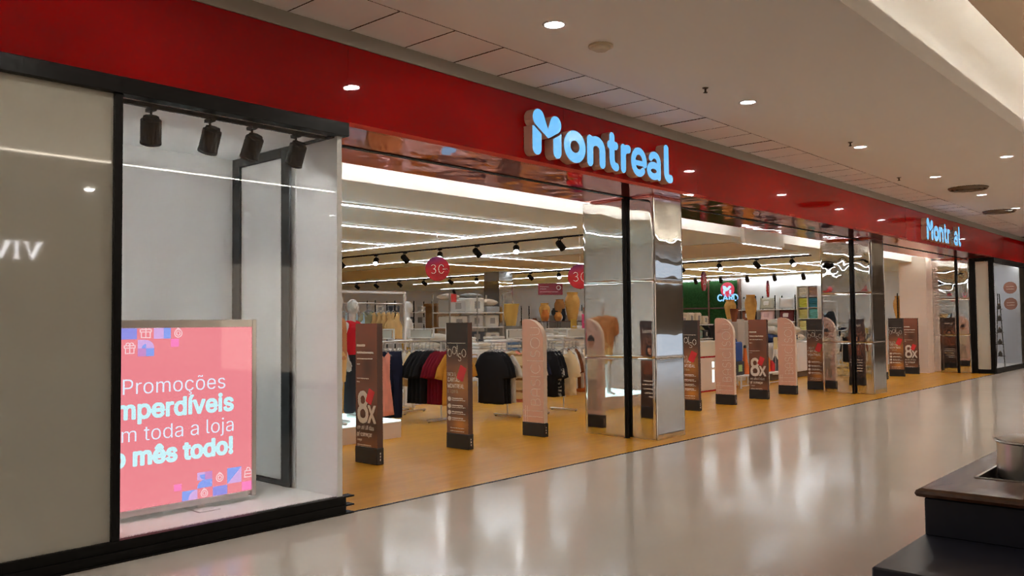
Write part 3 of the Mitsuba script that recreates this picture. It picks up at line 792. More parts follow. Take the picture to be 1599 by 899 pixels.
def totem(kind, x_, label):
    """anti-theft gate cover; its wide faces look along x, near edge at y = 1.70"""
    t = thing('totem', label, 'totem', {'offer': 'brown 8x totems', 'purse': 'brown totems with white bullet points', 'pink': 'pink totems'}[kind])
    y0, y1 = 1.70, 1.70 + W_
    part(t, 'base', bev(x_ - 0.008, x_ + D_ + 0.008, y0 - 0.006, y1 + 0.006, 0, 0.19, 0.006), 'vc_satin', color=lin(28, 26, 27), label='black base')
    part(t, 'mark', cat(*[box(x_ + D_ / 2 - 0.006, x_ + D_ / 2 + 0.006, y0 - 0.0075, y0 - 0.005, z_, z_ + 0.022) for z_ in (0.045, 0.08, 0.115)]), 'vc_satin', color=lin(220, 215, 210), label='small white mark')
    if kind == 'pink':
        r_ = 0.30
        pr_ = Polygon([(0, 0.19), (W_, 0.19), (W_, 1.64 - r_)] + arc(W_ - r_, 1.64 - r_, r_, r_, 0, 78, 14) + arc(0.05, 1.59, 0.05, 0.05, 90, 180, 6))
        core = frame(extr(pr_, D_ - 0.008), (x_ + D_ - 0.004, y1, 0), (0, -1, 0), ZUP)
        part(t, 'core', core, 'vc_satin', color=lin(226, 204, 184), label='cream edge band')
        cf = lin(230, 180, 156)
        pk = part(t, 'front_print', frame(extr(pr_.buffer(-0.002), 0.004), (x_ + 0.004, y1, 0), (0, -1, 0), ZUP), 'vc_satin', color=cf, label='pink printed face')
        P = Print(pk, x_ - 0.0, y1, -1)
        ink = lin(252, 236, 224)
        g, L_ = thin_word('BASIC|SOU', 0.17, 0.0085, 0.22)
        g = affinity.scale(g, 1.10 / L_, 1, origin=(0, 0))
        g = affinity.rotate(g, 90, origin=(0, 0))
        P.add(g, 0.325, 0.43, col=ink)
        for v_ in (0.27, 0.35): P.bar(0.01, v_, W_ - 0.03, 0.006, name='stripe', col=ink)
        for u_ in (0.045, 0.085): P.bar(u_, 0.20, 0.005, 0.22, name='stripe', col=ink)
        P.done()
        # back: a printed person in a pale shirt
        pk = part(t, 'back_print', frame(extr(affinity.scale(pr_, -1, 1, origin=(W_ / 2, 0)).buffer(-0.002), 0.004), (x_ + D_ - 0.004, y0, 0), (0, 1, 0), ZUP), 'vc_satin', color=lin(214, 174, 156), label='pink back print')
        P = Print(pk, x_ + D_, y0, 1)
        P.add(Polygon([(0.10, 0.72), (0.29, 0.72), (0.34, 1.05), (0.27, 1.17), (0.12, 1.17), (0.05, 1.05)]), 0, 0, 'printed_shirt', lin(216, 196, 164))
        P.add(Polygon([(0.11, 0.72), (0.29, 0.72), (0.32, 0.25), (0.22, 0.25), (0.20, 0.55), (0.17, 0.25), (0.07, 0.25)]), 0, 0, 'printed_trousers', lin(170, 150, 130))
        P.add(affinity.scale(Point(0.195, 1.27).buffer(0.06), 1, 1.3), 0, 0, 'printed_head', lin(172, 122, 92))
        P.add(Polygon(arc(0.195, 1.30, 0.072, 0.085, 0, 180)), 0, 0, 'printed_hair', lin(52, 36, 30), 0.0018)
        P.done()
        return t
    part(t, 'core', box(x_ + 0.004, x_ + D_ - 0.004, y0, y1, 0.19, 1.60), 'vc_satin', color=lin(78, 52, 42))
    pk = part(t, 'front_print', grid_panel(y0 + 0.001, y1 - 0.001, 0.19, 1.598, x_, sgn=-1), 'vc_satin', color=brown_art(kind), label='brown printed face')
    P = Print(pk, x_, y1, -1)
    if kind == 'offer':
        for v_, w_, h_ in ((1.335, 0.155, 0.026), (1.255, 0.305, 0.022), (1.19, 0.29, 0.011), (1.125, 0.06, 0.011), (0.965, 0.22, 0.009), (0.925, 0.055, 0.009)): P.bar(0.02, v_, w_, h_, name='fine_print')
        P.text('8', 0.03, 0.47, 0.345, True, 0.20, name='figure')
        P.text('x', 0.215, 0.47, 0.255, True, 0.15, name='figure')
        P.add(card(1.2), 0.262, 0.765, 'red_card', RED_INK, 0.002)
        P.text('em até 60 dias', 0.025, 0.385, 0.05, False, 0.30)
        P.text('p/ começar', 0.025, 0.31, 0.05, True, 0.27)
        P.text('a pagar', 0.025, 0.255, 0.03, False, 0.09)
        for v_, w_ in ((0.30 - 0.235 + 0.215, 0.0), (0.245, 0.0)): pass
    else:
        P.bar(0.02, 1.335, 0.33, 0.008, name='fine_print')
        g, L_ = thin_word('bolso', 0.095, 0.009, 0.14, [0.0, 0.35, 0.1, -0.55, 0.0])
        P.add(affinity.scale(g, 0.33 / L_, 1, origin=(0, 0)), 0.025, 1.165)
        P.add(card(1.35), 0.275, 0.955, 'red_card', RED_INK, 0.002)
        P.text('FAÇA O', 0.02, 0.915, 0.05, False, 0.15)
        P.text('CARTÃO', 0.02, 0.845, 0.052, True, 0.22)
        P.text('MONTREAL', 0.02, 0.765, 0.052, True, 0.30)
        P.text('E TENHA', 0.02, 0.70, 0.045, False, 0.19, col=lin(200, 180, 150))
        for v_ in (0.605, 0.515, 0.435, 0.355):
            P.add(Point(0, 0).buffer(0.03, 10), 0.05, v_ + 0.02, 'bullet')
            P.bar(0.095, v_ + 0.022, 0.20, 0.014, name='fine_print'); P.bar(0.095, v_ + 0.001, 0.24, 0.009, name='fine_print')
    for v_ in (0.285, 0.245) if kind != 'offer' else (0.235, 0.275 - 0.06):
        P.bar(0.06 if kind != 'offer' else 0.03, v_ - 0.03, 0.25, 0.008, name='fine_print')
    P.done()
    # back: dark print with the shop name, a figure with long hair and text rows
    pk = part(t, 'back_print', grid_panel(y0 + 0.001, y1 - 0.001, 0.19, 1.598, x_ + D_, sgn=1), 'vc_satin', color=lambda v: (lambda k_: lin(58, 40, 34) * (1 - k_) + lin(128, 82, 58) * k_)(np.exp(-((v[:, 2] - 1.05) / 0.25) ** 2)[:, None]), label='dark brown back print')
    P = Print(pk, x_ + D_, y0, 1)
    P.text('Montreal', 0.06, 1.40, 0.06, True, 0.27)
    P.add(affinity.scale(Point(0.2, 1.08).buffer(0.09, 10), 1, 1.5), 0, 0, 'printed_hair', lin(46, 28, 24))
    P.add(affinity.scale(Point(0.2, 1.10).buffer(0.05, 10), 1, 1.4), 0, 0, 'printed_head', lin(190, 134, 104), 0.0018)
    P.add(Polygon([(0.06, 0.72), (0.34, 0.72), (0.30, 0.96), (0.10, 0.96)]), 0, 0, 'printed_dress', lin(120, 66, 44), 0.0016)
    for v_, w_ in ((0.60, 0.30), (0.54, 0.32), (0.47, 0.30), (0.40, 0.27), (0.34, 0.2)): P.bar(0.035, v_, w_, 0.022, name='fine_print')
    P.done()


for kind, x_, lb in (('offer', 6.19, 'tall brown 8x totem on a black base, nearest one at the left of the entrance'), ('purse', 7.65, 'brown totem with white bullet points, second from the left'), ('pink', 9.14, 'pink rounded totem left of the nearest mirrored column'),
                     ('purse', 13.42, 'brown bullet-point totem just right of the nearest mirrored column'), ('pink', 14.75, 'pink rounded totem in front of the white counter'), ('offer', 16.15, 'brown 8x totem between the two pink totems of the second bay'),
                     ('pink', 17.52, 'pink rounded totem, right one of the second bay'), ('purse', 19.05, 'brown bullet-point totem at the left edge of the second mirrored column'), ('pink', 23.25, 'pink totem half hidden behind the second mirrored column'),
                     ('purse', 24.62, 'brown bullet-point totem in the far bay between second column and beige wall end'), ('offer', 25.90, 'brown 8x totem in the far bay, in front of the beige wall end')):
    totem(kind, x_, lb)


# ================================================================== garments, racks
def drape(poly, thick, folds, seed, edge=0.045, kx=9.0):
    """a hanging cloth piece: outline in the xz plane, rounded in y, with vertical folds; centred on y = 0"""
    m = extr(poly, 0.02)
    m = m.subdivide_to_size(edge)
    v = np.array(m.vertices)
    m = trimesh.Trimesh(v, m.faces, process=True)
    v = np.array(m.vertices)
    d = shapely.distance(shapely.points(v[:, :2]), poly.exterior)
    s = np.where(v[:, 2] > 0.01, 1.0, -1.0)
    t = np.minimum(d / 0.09, 1.0) ** 0.5
    n = meshkit.noise(np.stack([v[:, 0] * kx, v[:, 1] * 1.3, v[:, 0] * 0 + seed * 1.7], -1), seed) - 0.5
    zmin, zmax = v[:, 1].min(), v[:, 1].max()
    low = (zmax - v[:, 1]) / (zmax - zmin)
    y = s * (0.004 + thick * t) + folds * n * (0.25 + low)
    m.vertices = np.stack([v[:, 0], y, v[:, 1]], -1)
    m.fix_normals()
    return m


def p_tee(w, L, sl, sw, neck=0.09, a=0.55):
    """body half width w, length L, sleeve reach sl, sleeve width sw; neck at z = 0"""
    h_ = [(neck, 0.0), (neck + 0.03, -0.004), (w * 0.80, -0.05), (w * 0.97, -0.10), (w + sl * 0.55, -0.25), (w + sl * 0.86, -0.42), (w + sl * 0.78 - sw * 0.55, -0.455), (w * 0.985, -0.29), (w, -L * 0.6), (w * 1.04, -L)]
    base = [(w * 0.5, -L - 0.012), (0, -L - 0.008)]
    r = h_ + base
    l = [(-x_, z_) for x_, z_ in r[::-1]]
    nk = [(-neck * 0.6, -0.055), (0, -0.075), (neck * 0.6, -0.055)]
    return Polygon(r + l[1:] + nk).buffer(0)


def p_pants(w, L):
    return Polygon([(-w, 0), (w, 0), (w * 1.12, -0.25), (w * 1.02, -L), (w * 0.18, -L), (0.0, -0.38), (-w * 0.18, -L), (-w * 1.02, -L), (-w * 1.12, -0.25)])


def p_vest(w, L):
    r = [(0.10, 0), (w * 0.72, -0.03), (w * 0.66, -0.14), (w, -0.26), (w * 0.98, -L), (0, -L + 0.015)]
    return Polygon(r + [(-a, b) for a, b in r[::-1]][1:] + [(-0.02, -0.14), (0.02, -0.14)]).buffer(0)


def p_cami(w, L):
    r = [(0.105, 0), (0.12, 0), (w * 0.7, -0.17), (w, -0.26), (w * 1.02, -L), (0, -L)]
    return Polygon(r + [(-a, b) for a, b in r[::-1]][1:] + [(-0.10, -0.12), (-0.05, -0.16), (0.05, -0.16), (0.10, -0.12)]).buffer(0)


def p_dress(w, L):
    r = [(0.09, 0), (w * 0.8, -0.05), (w * 0.75, -0.2), (w * 0.72, -0.42), (w * 1.25, -L), (0, -L - 0.01)]
    return Polygon(r + [(-a, b) for a, b in r[::-1]][1:] + [(0, -0.09)]).buffer(0)


SHAPE = {}
for k_, (pl, th, fo) in {'tee': (p_tee(0.31, 0.86, 0.20, 0.26), 0.028, 0.030), 'polo': (p_tee(0.285, 0.86, 0.15, 0.25), 0.028, 0.024), 'small_tee': (p_tee(0.185, 0.72, 0.10, 0.17, 0.07), 0.024, 0.018), 'pants': (p_pants(0.185, 1.08), 0.026, 0.022),
                         'vest': (p_vest(0.235, 0.50), 0.026, 0.016), 'camisole': (p_cami(0.19, 0.42), 0.02, 0.018), 'dress': (p_dress(0.17, 1.0), 0.022, 0.03), 'blouse': (p_tee(0.21, 0.55, 0.12, 0.17, 0.08), 0.024, 0.022)}.items():
    SHAPE[k_] = [drape(pl, th, fo, s_ + 1) for s_ in range(2)]
_hk = [(0, 0.115)] + arc(0.0, 0.135, 0.022, 0.022, -90, 160, 10)
HANGER = {}
for k_, w_ in (('wide', 0.24), ('narrow', 0.17)):
    a_ = tube((0, 0, 0.02), (0, 0, 0.115), 0.004, 6)
    ho = cat(*[tube((p_[0], 0, p_[1]), (q_[0], 0, q_[1]), 0.0035, 5) for p_, q_ in zip(_hk[:-1], _hk[1:])])
    ar = cat(tube((0, 0, 0.03), (w_, 0, -0.065), 0.008, 6), tube((0, 0, 0.03), (-w_, 0, -0.065), 0.008, 6))
    HANGER[k_] = shared(cat(a_, ho, ar), 40, lin(150, 150, 150))
_gc = {}


def garment(kind, name, label, catg, x_, y_, zrail, rz, col, group=None, art=None, seed=0, sc=1.0, tilt=0):
    """hangs from a rail at zrail; rz turns the front (-y) about z"""
    t = thing(name, label, catg, group)
    key = (kind, tuple(np.round(col, 3)), id(art) if art else 0, seed % 2)
    if key not in _gc:
        m = SHAPE[kind][seed % 2]
        if art: m = m.subdivide()
        c_ = (lambda v, col=col: art(v, np.tile(np.array(col, float), (len(v), 1)))) if art else (lambda v, col=col: np.array(col)[None] * (0.9 + 0.2 * meshkit.noise(v * [30, 3, 8], 3))[:, None])
        _gc[key] = shared(m, True, c_)
    z_ = zrail - 0.155 * sc
    w_ = T().translate([x_, y_, z_]).rotate([0, 0, 1], math.degrees(rz)).scale(sc)
    part(t, 'cloth', _gc[key], 'vc_matte', tw=w_)
    part(t, 'hanger', HANGER['wide' if kind in ('tee', 'polo') else 'narrow'], 'vc_satin', tw=w_)
    return t


def rack(label, a, b, z, feet=True, r=0.014, mat='chrome_tube', foot=0.30, inset=0.45):
    """rail from a to b (xy) at height z on two posts with cross feet"""
    t = thing('clothes_rack', label, 'clothes rack')
    a, b = np.array(a, float), np.array(b, float)
    u_ = (b - a) / np.linalg.norm(b - a); n_ = np.array([-u_[1], u_[0]])
    part(t, 'rail', tube((*a, z), (*b, z), r, 10), mat, 30)
    for p_ in (a + u_ * inset, b - u_ * 0.02):
        part(t, 'post', tube((*p_, 0.04), (*p_, z), r, 10), mat, 30)
        if feet:
            q0, q1 = p_ - n_ * foot, p_ + n_ * foot
            m = bev(-foot, foot, -0.02, 0.02, 0.012, 0.045, 0.004)
            part(t, 'foot', moved(m, p_[0], p_[1], 0, math.atan2(n_[1], n_[0])), mat)
            part(t, 'glide', cat(*[moved(trimesh.creation.cylinder(0.016, 0.014, sections=10), q_[0], q_[1], 0.007) for q_ in (p_ - n_ * foot * 0.9, p_ + n_ * foot * 0.9)]), 'black_metal')
    return t


def stripes(v, c):
    s_ = (np.abs(np.mod(-v[:, 2] + 0.02, 0.215) - 0.10) < 0.022)
    c[s_] = lin(150, 108, 62)
    return c


def twotone(v, c):
    c[v[:, 2] < -0.27] = lin(172, 94, 42)
    return c


def speckle(v, c):
    k_ = meshkit.noise(v * [40, 40, 40], 5) > 0.56
    k_ &= v[:, 2] < -0.28
    c[k_] = lin(190, 188, 180)
    return c


def stain(v, c):
    k_ = np.clip((-v[:, 2] - 0.35) * 2.2, 0, 1) * meshkit.noise(v * [18, 18, 14], 8)
    return c * (1 - 0.75 * k_[:, None]) + lin(140, 92, 48) * 0.75 * k_[:, None]


MUST, WINE, BLK, NAVY, CREAM, WHT, BRN, PEACH, KHA, LBLU, BEI = lin(176, 122, 44), lin(112, 16, 32), lin(24, 23, 25), lin(22, 26, 48), lin(232, 208, 164), lin(222, 218, 208), lin(112, 64, 36), lin(226, 148, 128), lin(146, 140, 108), lin(176, 204, 218), lin(198, 160, 104)
H_PI = -PI / 2
# rack behind the second totem, running into the store: mustard, wine, black
rack('clothes rack with mustard, wine and black t-shirts behind the second totem', (9.62, 3.82), (9.62, 5.5), 1.30)
garment('tee', 'tshirt', 'mustard t-shirt hanging frontmost behind the second totem', 't-shirt', 9.66, 3.95, 1.30, 0, MUST)
for i in range(4): garment('tee', 'tshirt', f'wine red t-shirt, {o_[i]} behind the mustard one', 't-shirt', 9.72, 4.14 + i * 0.075, 1.30, rng.uniform(-0.05, 0.05), WINE, 'wine red t-shirts', seed=i)
for i in range(4): garment('tee', 'tshirt', f'black t-shirt, {o_[i]} behind the wine red ones on the same rack', 't-shirt', 9.66, 4.50 + i * 0.09, 1.30, rng.uniform(-0.05, 0.05), BLK, 'black t-shirts', seed=i)
# rack with black polos and striped tees
rack('clothes rack with black polos and a striped t-shirt, between the second and the pink totem', (10.28, 3.82), (11.5, 3.82), 1.27)
for i in range(3): garment('polo', 'polo_shirt', f'black polo shirt, {o_[i]} from the left end of its rack', 'polo shirt', 10.34 + i * 0.085, 3.83, 1.27, H_PI, BLK, 'black polo shirts', seed=i)
garment('tee', 'tshirt', 'grey-white t-shirt just right of the black polos', 't-shirt', 10.62, 3.84, 1.27, H_PI, WHT)
garment('tee', 'tshirt', 'salmon pink t-shirt under the striped one beside the black polos', 't-shirt', 10.86, 3.84, 1.27, H_PI, PEACH)
garment('tee', 'tshirt', 'cream t-shirt with brown stripes left of the pink totem', 't-shirt', 10.68, 3.50, 1.27, -1.15, CREAM, art=stripes, sc=0.93)
for i, c_ in enumerate((CREAM, BRN, WHT, NAVY)): garment('tee', 'tshirt', f'{("cream", "brown", "white", "navy")[i]} t-shirt behind the striped one, hidden by the pink totem', 't-shirt', 11.02 + i * 0.1, 3.80, 1.27, H_PI, c_)
# rack right of the pink totem
rack('clothes rack with black, cream and two-tone t-shirts right of the nearest pink totem', (11.66, 3.70), (13.5, 3.70), 1.26)
for i in range(3): garment('small_tee', 'tshirt', f'small black t-shirt, {o_[i]} on the rack right of the pink totem', 't-shirt', 11.72 + i * 0.09, 3.72, 1.26, H_PI, BLK, 'small black t-shirts', art=speckle if i == 1 else None, seed=i, sc=1.12)
garment('small_tee', 'tshirt', 'cream t-shirt with a brown faded hem right of the pink totem', 't-shirt', 12.10, 3.66, 1.26, -1.12, CREAM, art=stain, sc=1.12)
for i, c_ in enumerate((WHT, BRN, WHT)): garment('small_tee', 'tshirt', f'{("white", "brown", "pale grey")[i]} t-shirt between the cream and the two-tone ones', 't-shirt', 12.34 + i * 0.10, 3.74, 1.26, H_PI, c_)
garment('small_tee', 'tshirt', 'two-tone t-shirt, cream above and rust brown below, beside the nearest mirrored column', 't-shirt', 12.76, 3.68, 1.26, -1.12, lin(226, 206, 176), art=twotone, sc=1.1)
for i, c_ in enumerate((CREAM, BRN, BLK)): garment('small_tee', 'tshirt', f'{("cream", "brown", "black")[i]} t-shirt behind the two-tone one', 't-shirt', 12.9 + i * 0.12, 3.70, 1.26, H_PI, c_)
# trousers at left behind the first totem
rack('small clothes rack with salmon and black dresses at the edge of the mannequin platform', (8.66, 4.55), (8.66, 5.2), 1.30, inset=0.3)
rack('clothes rack with navy trousers and a salmon dress behind the nearest 8x totem', (8.98, 4.66), (8.98, 5.35), 1.30)
for i in range(3): garment('pants', 'trousers', f'navy trousers, {o_[i]} on the rack right of the nearest 8x totem', 'trousers', 9.01 - i * 0.02, 4.76 + i * 0.09, 1.30, 0.05 * i, NAVY, 'navy trousers', seed=i)
garment('dress', 'dress', 'salmon pink dress beside the navy trousers', 'dress', 8.70, 4.60, 1.30, 0.1, PEACH)
garment('dress', 'dress', 'black dress behind the salmon one', 'dress', 8.62, 4.74, 1.30, 0.1, BLK)
# cream blouses a little deeper
rack('low clothes rack with cream and white blouses behind the navy trousers', (10.24, 5.42), (10.24, 6.12), 1.26, inset=0.25)
for i, (c_, n_) in enumerate(((WHT, 'white'), (CREAM, 'cream'), (WHT, 'off-white'), (KHA, 'khaki'), (CREAM, 'pale cream'))):
    garment('blouse', 'blouse', f'{n_} blouse, {o_[i]} on the low rack behind the trousers', 'blouse', 10.24 - 0.01 * i, 5.50 + i * 0.12, 1.26, rng.uniform(-0.1, 0.1), c_, seed=i, sc=1.1)

# sign frames standing on the rack rails
for x_, y_, rz, zr, lb in ((8.98, 5.0, PI / 2, 1.30, 'white sign frame on the rack with the navy trousers'), (9.62, 4.75, PI / 2, 1.30, 'white sign frame on the rack with the wine red t-shirts'), (11.05, 3.82, 0, 1.27, 'white sign frame on the rack with the black polos'), (12.55, 3.70, 0, 1.26, 'white sign frame on the rack right of the pink totem')):
    t = thing('sign_frame', lb, 'sign frame', 'white sign frames on the racks')
    w2 = at(x_, y_, zr, rz)
    part(t, 'border', shared(cat(box(-0.32, 0.32, -0.012, 0.012, 0.045, 0.065), box(-0.32, 0.32, -0.012, 0.012, 0.19, 0.21), box(-0.32, -0.30, -0.012, 0.012, 0.065, 0.19), box(0.30, 0.32, -0.012, 0.012, 0.065, 0.19)), False, lin(226, 230, 228)), 'vc_satin', tw=w2)
    part(t, 'insert', shared(box(-0.26, 0.26, -0.004, 0.004, 0.065, 0.185), False, lin(196, 198, 190)), 'vc_satin', tw=w2)
    for sg in (-1, 1): part(t, 'clip', shared(box(sg * 0.2 - 0.012, sg * 0.2 + 0.012, -0.016, 0.016, 0.012, 0.05), False, lin(206, 208, 206)), 'vc_satin', tw=w2)

# white frame rack with vests and camisoles (upper tier)
t = thing('garment_frame', 'white metal frame rack with beige vests and blue camisoles behind the mannequins', 'clothes rack')
for p_ in ((8.35, 6.55), (10.83, 6.55)):
    part(t, 'post', box(p_[0] - 0.02, p_[0] + 0.02, p_[1] - 0.02, p_[1] + 0.02, 0, 2.2), 'white_paint')
    part(t, 'foot', box(p_[0] - 0.03, p_[0] + 0.03, p_[1] - 0.25, p_[1] + 0.25, 0, 0.04), 'white_paint')
part(t, 'top_bar', box(8.37, 10.81, 6.53, 6.57, 2.16, 2.2), 'white_paint')
part(t, 'shelf', bev(8.37, 10.81, 6.3, 6.8, 1.22, 1.25, 0.005), 'white_paint')
part(t, 'rail', tube((8.37, 6.55, 1.97), (10.81, 6.55, 1.97), 0.014, 10), 'chrome_tube', 30)
for i in range(4): garment('vest', 'vest', f'beige vest hanging above the trousers, {o_[i]} from the right', 'vest', 10.42 - i * 0.07, 6.40 + i * 0.06, 1.97, 0.12, BEI, 'beige vests', seed=i, sc=1.02)
for i in range(3): garment('camisole', 'camisole', f'pale blue camisole beside the mannequin head, {o_[i]} from the right', 'camisole', 9.62 - i * 0.11, 6.42 + i * 0.06, 1.97, 0.05, LBLU, 'pale blue camisoles', seed=i, sc=1.1)
for i, (c_, n_) in enumerate(((KHA, 'khaki'), (lin(70, 74, 66), 'dark olive'), (KHA, 'sage'))): garment('blouse', 'blouse', f'{n_} blouse between the camisoles and the vests', 'blouse', 9.98 + i * 0.06, 6.62 + i * 0.04, 1.97, 0.1, c_, sc=0.95)
for i in range(4): garment('blouse', 'blouse', f'black blouse left of the camisoles, {o_[i]} from the right', 'blouse', 9.06 - i * 0.1, 6.5 + i * 0.03, 1.97, 0.1, BLK, 'black blouses on the frame', seed=i, sc=0.95)
# garments on the left side that the mirrors show
rack('clothes rack with yellow and dark t-shirts by the left store wall, seen in the mirror', (5.6, 6.2), (5.6, 8.2), 1.45)
for i, c_ in enumerate((lin(214, 170, 40), BLK, lin(214, 170, 40), NAVY, WHT, lin(60, 96, 96), WHT, NAVY)):
    garment('tee', 'tshirt', f'{("yellow", "black", "deep yellow", "navy", "white", "teal", "off-white", "dark navy")[i]} t-shirt on the rack by the left wall', 't-shirt', 5.6, 6.35 + i * 0.22, 1.45, 0, c_, seed=i, sc=0.8)

# ------------------------------------------------------------------ mannequins
def mannequin(label, x_, y_, z_, rz, H=1.7, female=False, skin=lin(205, 206, 204), wear=(), arm=0.0):
    t = thing('mannequin', label, 'mannequin', None)
    s = H / 1.75
    sh, hp = (0.175, 0.095) if female else (0.20, 0.09)
    J = {}
    bones = [(((0, -0.012, 1.62), (0.072, 0.088, 0.105)), ((0, 0.0, 1.66), (0.076, 0.09, 0.10))), (((0, 0.01, 1.40), 0.055), ((0, 0, 1.56), 0.05)),
             (((-sh * 0.62, 0.01, 1.36), 0.072), ((sh * 0.62, 0.01, 1.36), 0.072)), (((-0.085, 0.0, 1.25), (0.085, 0.095, 0.10)), ((0.085, 0.0, 1.25), (0.085, 0.095, 0.10))), (((-0.085, 0, 1.25), 0.09), ((-0.06, 0, 1.06), 0.075)), (((0.085, 0, 1.25), 0.09), ((0.06, 0, 1.06), 0.075)), (((-0.06, 0, 1.06), 0.078), ((0.06, 0, 1.06), 0.078)),
             (((-0.06, 0, 1.06), 0.08), ((-0.085, 0.01, 0.92), 0.095)), (((0.06, 0, 1.06), 0.08), ((0.085, 0.01, 0.92), 0.095)), (((-0.085, 0.01, 0.92), 0.098), ((0.085, 0.01, 0.92), 0.098))]
    for sg in (-1, 1):
        e = (sg * (sh + 0.045), 0.03 - arm * 0.5, 1.07); wr = (sg * (sh + 0.05), -0.06 - arm, 0.85)
        bones += [(((sg * sh, 0.01, 1.365), 0.055), ((sg * (sh + 0.01), 0.015, 1.30), 0.05)), (((sg * (sh + 0.01), 0.015, 1.32), 0.046), (e, 0.036)), ((e, 0.036), (wr, 0.026)), ((wr, 0.026), ((wr[0], wr[1] - 0.015, wr[2] - 0.075), (0.016, 0.034, 0.03)))]
        for fi in range(4):
            b0 = (wr[0], wr[1] - 0.045 + fi * 0.021, wr[2] - 0.085); L_ = (0.062, 0.075, 0.07, 0.055)[fi]
            b1 = (b0[0] - sg * 0.004, b0[1] - 0.004, b0[2] - L_ * 0.55); b2 = (b0[0] - sg * 0.014, b0[1] + 0.002, b0[2] - L_)
            bones += [((b0, 0.0095), (b1, 0.0085)), ((b1, 0.0085), (b2, 0.0072))]
        th = (wr[0] - sg * 0.002, wr[1] - 0.045, wr[2] - 0.045)
        bones += [(((wr[0], wr[1] - 0.02, wr[2] - 0.02), 0.013), (th, 0.0105)), ((th, 0.0105), (th[0] - sg * 0.008, th[1] - 0.012, th[2] - 0.04), ) if False else ((th, 0.0105), ((th[0] - sg * 0.008, th[1] - 0.012, th[2] - 0.04), 0.0085))]
        st = sg * 0.05
        kn, an = (sg * hp + st * 0.3, -0.01 + sg * 0.02, 0.50), (sg * hp + st * 0.4, 0.02 + sg * 0.03, 0.085)
        bones += [(((sg * hp, 0.0, 0.90), 0.09), (kn, 0.056)), ((kn, 0.054), ((kn[0], kn[1] + 0.022, 0.36), 0.055)), (((kn[0], kn[1] + 0.022, 0.36), 0.055), (an, 0.036)), ((an, 0.036), ((an[0], an[1] + 0.01, 0.035), 0.033)), (((an[0], an[1] + 0.01, 0.035), 0.034), ((an[0] + sg * 0.02, an[1] - 0.15, 0.024), (0.040, 0.045, 0.022)))]
    w_ = T().translate([x_, y_, z_]).rotate([0, 0, 1], math.degrees(rz)).scale(s)
    part(t, 'body', shared(hullchain(bones, 0.016, 6), True, skin), 'vc_gloss', tw=w_)
    g = 0.018
    for kind, col in wear:
        if kind in ('tee', 'tank'):
            b = [(((-sh * 0.66, 0.01, 1.36), 0.078), ((sh * 0.66, 0.01, 1.36), 0.078)), (((-0.09, 0, 1.25), 0.108), ((0.09, 0, 1.25), 0.108)), (((-0.1, 0, 1.25), 0.10), ((-0.10, 0, 0.88), 0.105)), (((0.1, 0, 1.25), 0.10), ((0.10, 0, 0.88), 0.105)), (((-0.10, 0, 0.88), 0.105), ((0.10, 0, 0.88), 0.105)), (((-0.09, 0, 1.28), 0.105), ((0.09, 0, 0.92), 0.105)), (((0.09, 0, 1.28), 0.105), ((-0.09, 0, 0.92), 0.105))]
            if kind == 'tee':
                for sg in (-1, 1): b += [(((sg * sh, 0.012, 1.355), 0.068), ((sg * (sh + 0.038), 0.02, 1.13), 0.062))]
            m = hullchain(b, 0.022, 8)
            m = trimesh.intersections.slice_mesh_plane(m, (0, 0, 1), (0, 0, 0.86 if kind == 'tee' else 0.93), cap=False)
            part(t, {'tee': 'tshirt', 'tank': 'top'}[kind], shared(m, True, col), 'vc_matte', tw=w_)
        elif kind == 'shorts':
            b = [(((-0.09, 0.01, 0.93), 0.112), ((0.09, 0.01, 0.93), 0.112))]
            for sg in (-1, 1): b += [(((sg * 0.09, 0.005, 0.90), 0.112), ((sg * 0.105, 0, 0.58), 0.085))]
            m = hullchain(b, 0.022, 6)
            m = trimesh.intersections.slice_mesh_plane(m, (0, 0, 1), (0, 0, 0.56), cap=False)
            part(t, 'shorts', shared(m, True, col), 'vc_matte', tw=w_)
        elif kind == 'trousers':
            b = [(((-0.085, 0.01, 0.93), 0.11), ((0.085, 0.01, 0.93), 0.11))]
            for sg in (-1, 1): b += [(((sg * 0.09, 0.005, 0.90), 0.108), ((sg * 0.105, 0.02 * sg, 0.5), 0.085)), (((sg * 0.105, 0.02 * sg, 0.5), 0.085), ((sg * 0.115, 0.02 + 0.03 * sg, 0.12), 0.085))]
            m = hullchain(b, 0.022, 6)
            m = trimesh.intersections.slice_mesh_plane(m, (0, 0, 1), (0, 0, 0.07), cap=False)
            part(t, 'trousers', shared(m, True, col), 'vc_matte', tw=w_)
    return t


t = thing('display_platform', 'low white platform with a glowing top under the mannequins', 'platform')
part(t, 'box', bev(5.7, 7.92, 3.29, 4.62, 0.0, 0.225, 0.004), 'vc_satin', color=lin(216, 196, 182))
part(t, 'lit_top', bev(5.7, 7.92, 3.29, 4.62, 0.225, 0.25, 0.004), 'white_paint', emit=(0.62, 1.05, 1.05), label='glowing top plate')
t = thing('glass_stand', 'frosted glowing block on the platform behind the mannequin legs', 'display block')
part(t, 'block', bev(6.3, 7.18, 4.05, 4.50, 0.25, 0.80, 0.006), 'white_paint', emit=(0.36, 0.66, 0.66))
mannequin('grey male mannequin in brown t-shirt and khaki shorts at left of the entrance', 6.98, 3.52, 0.25, 0.55, 1.76, False, wear=(('shorts', lin(206, 170, 112)), ('tee', lin(176, 118, 74))))
mannequin('grey female mannequin in a red top and black trousers behind the nearest 8x totem', 7.70, 4.10, 0.25, 0.35, 1.70, True, wear=(('trousers', lin(28, 26, 30)), ('tank', lin(170, 22, 32))))
mannequin('white mannequin in a white t-shirt and mustard shorts, deeper in the store', 11.35, 7.05, 0.25, 0.9, 1.78, False, skin=lin(224, 226, 224), wear=(('shorts', lin(190, 150, 60)), ('tee', lin(232, 232, 230))))
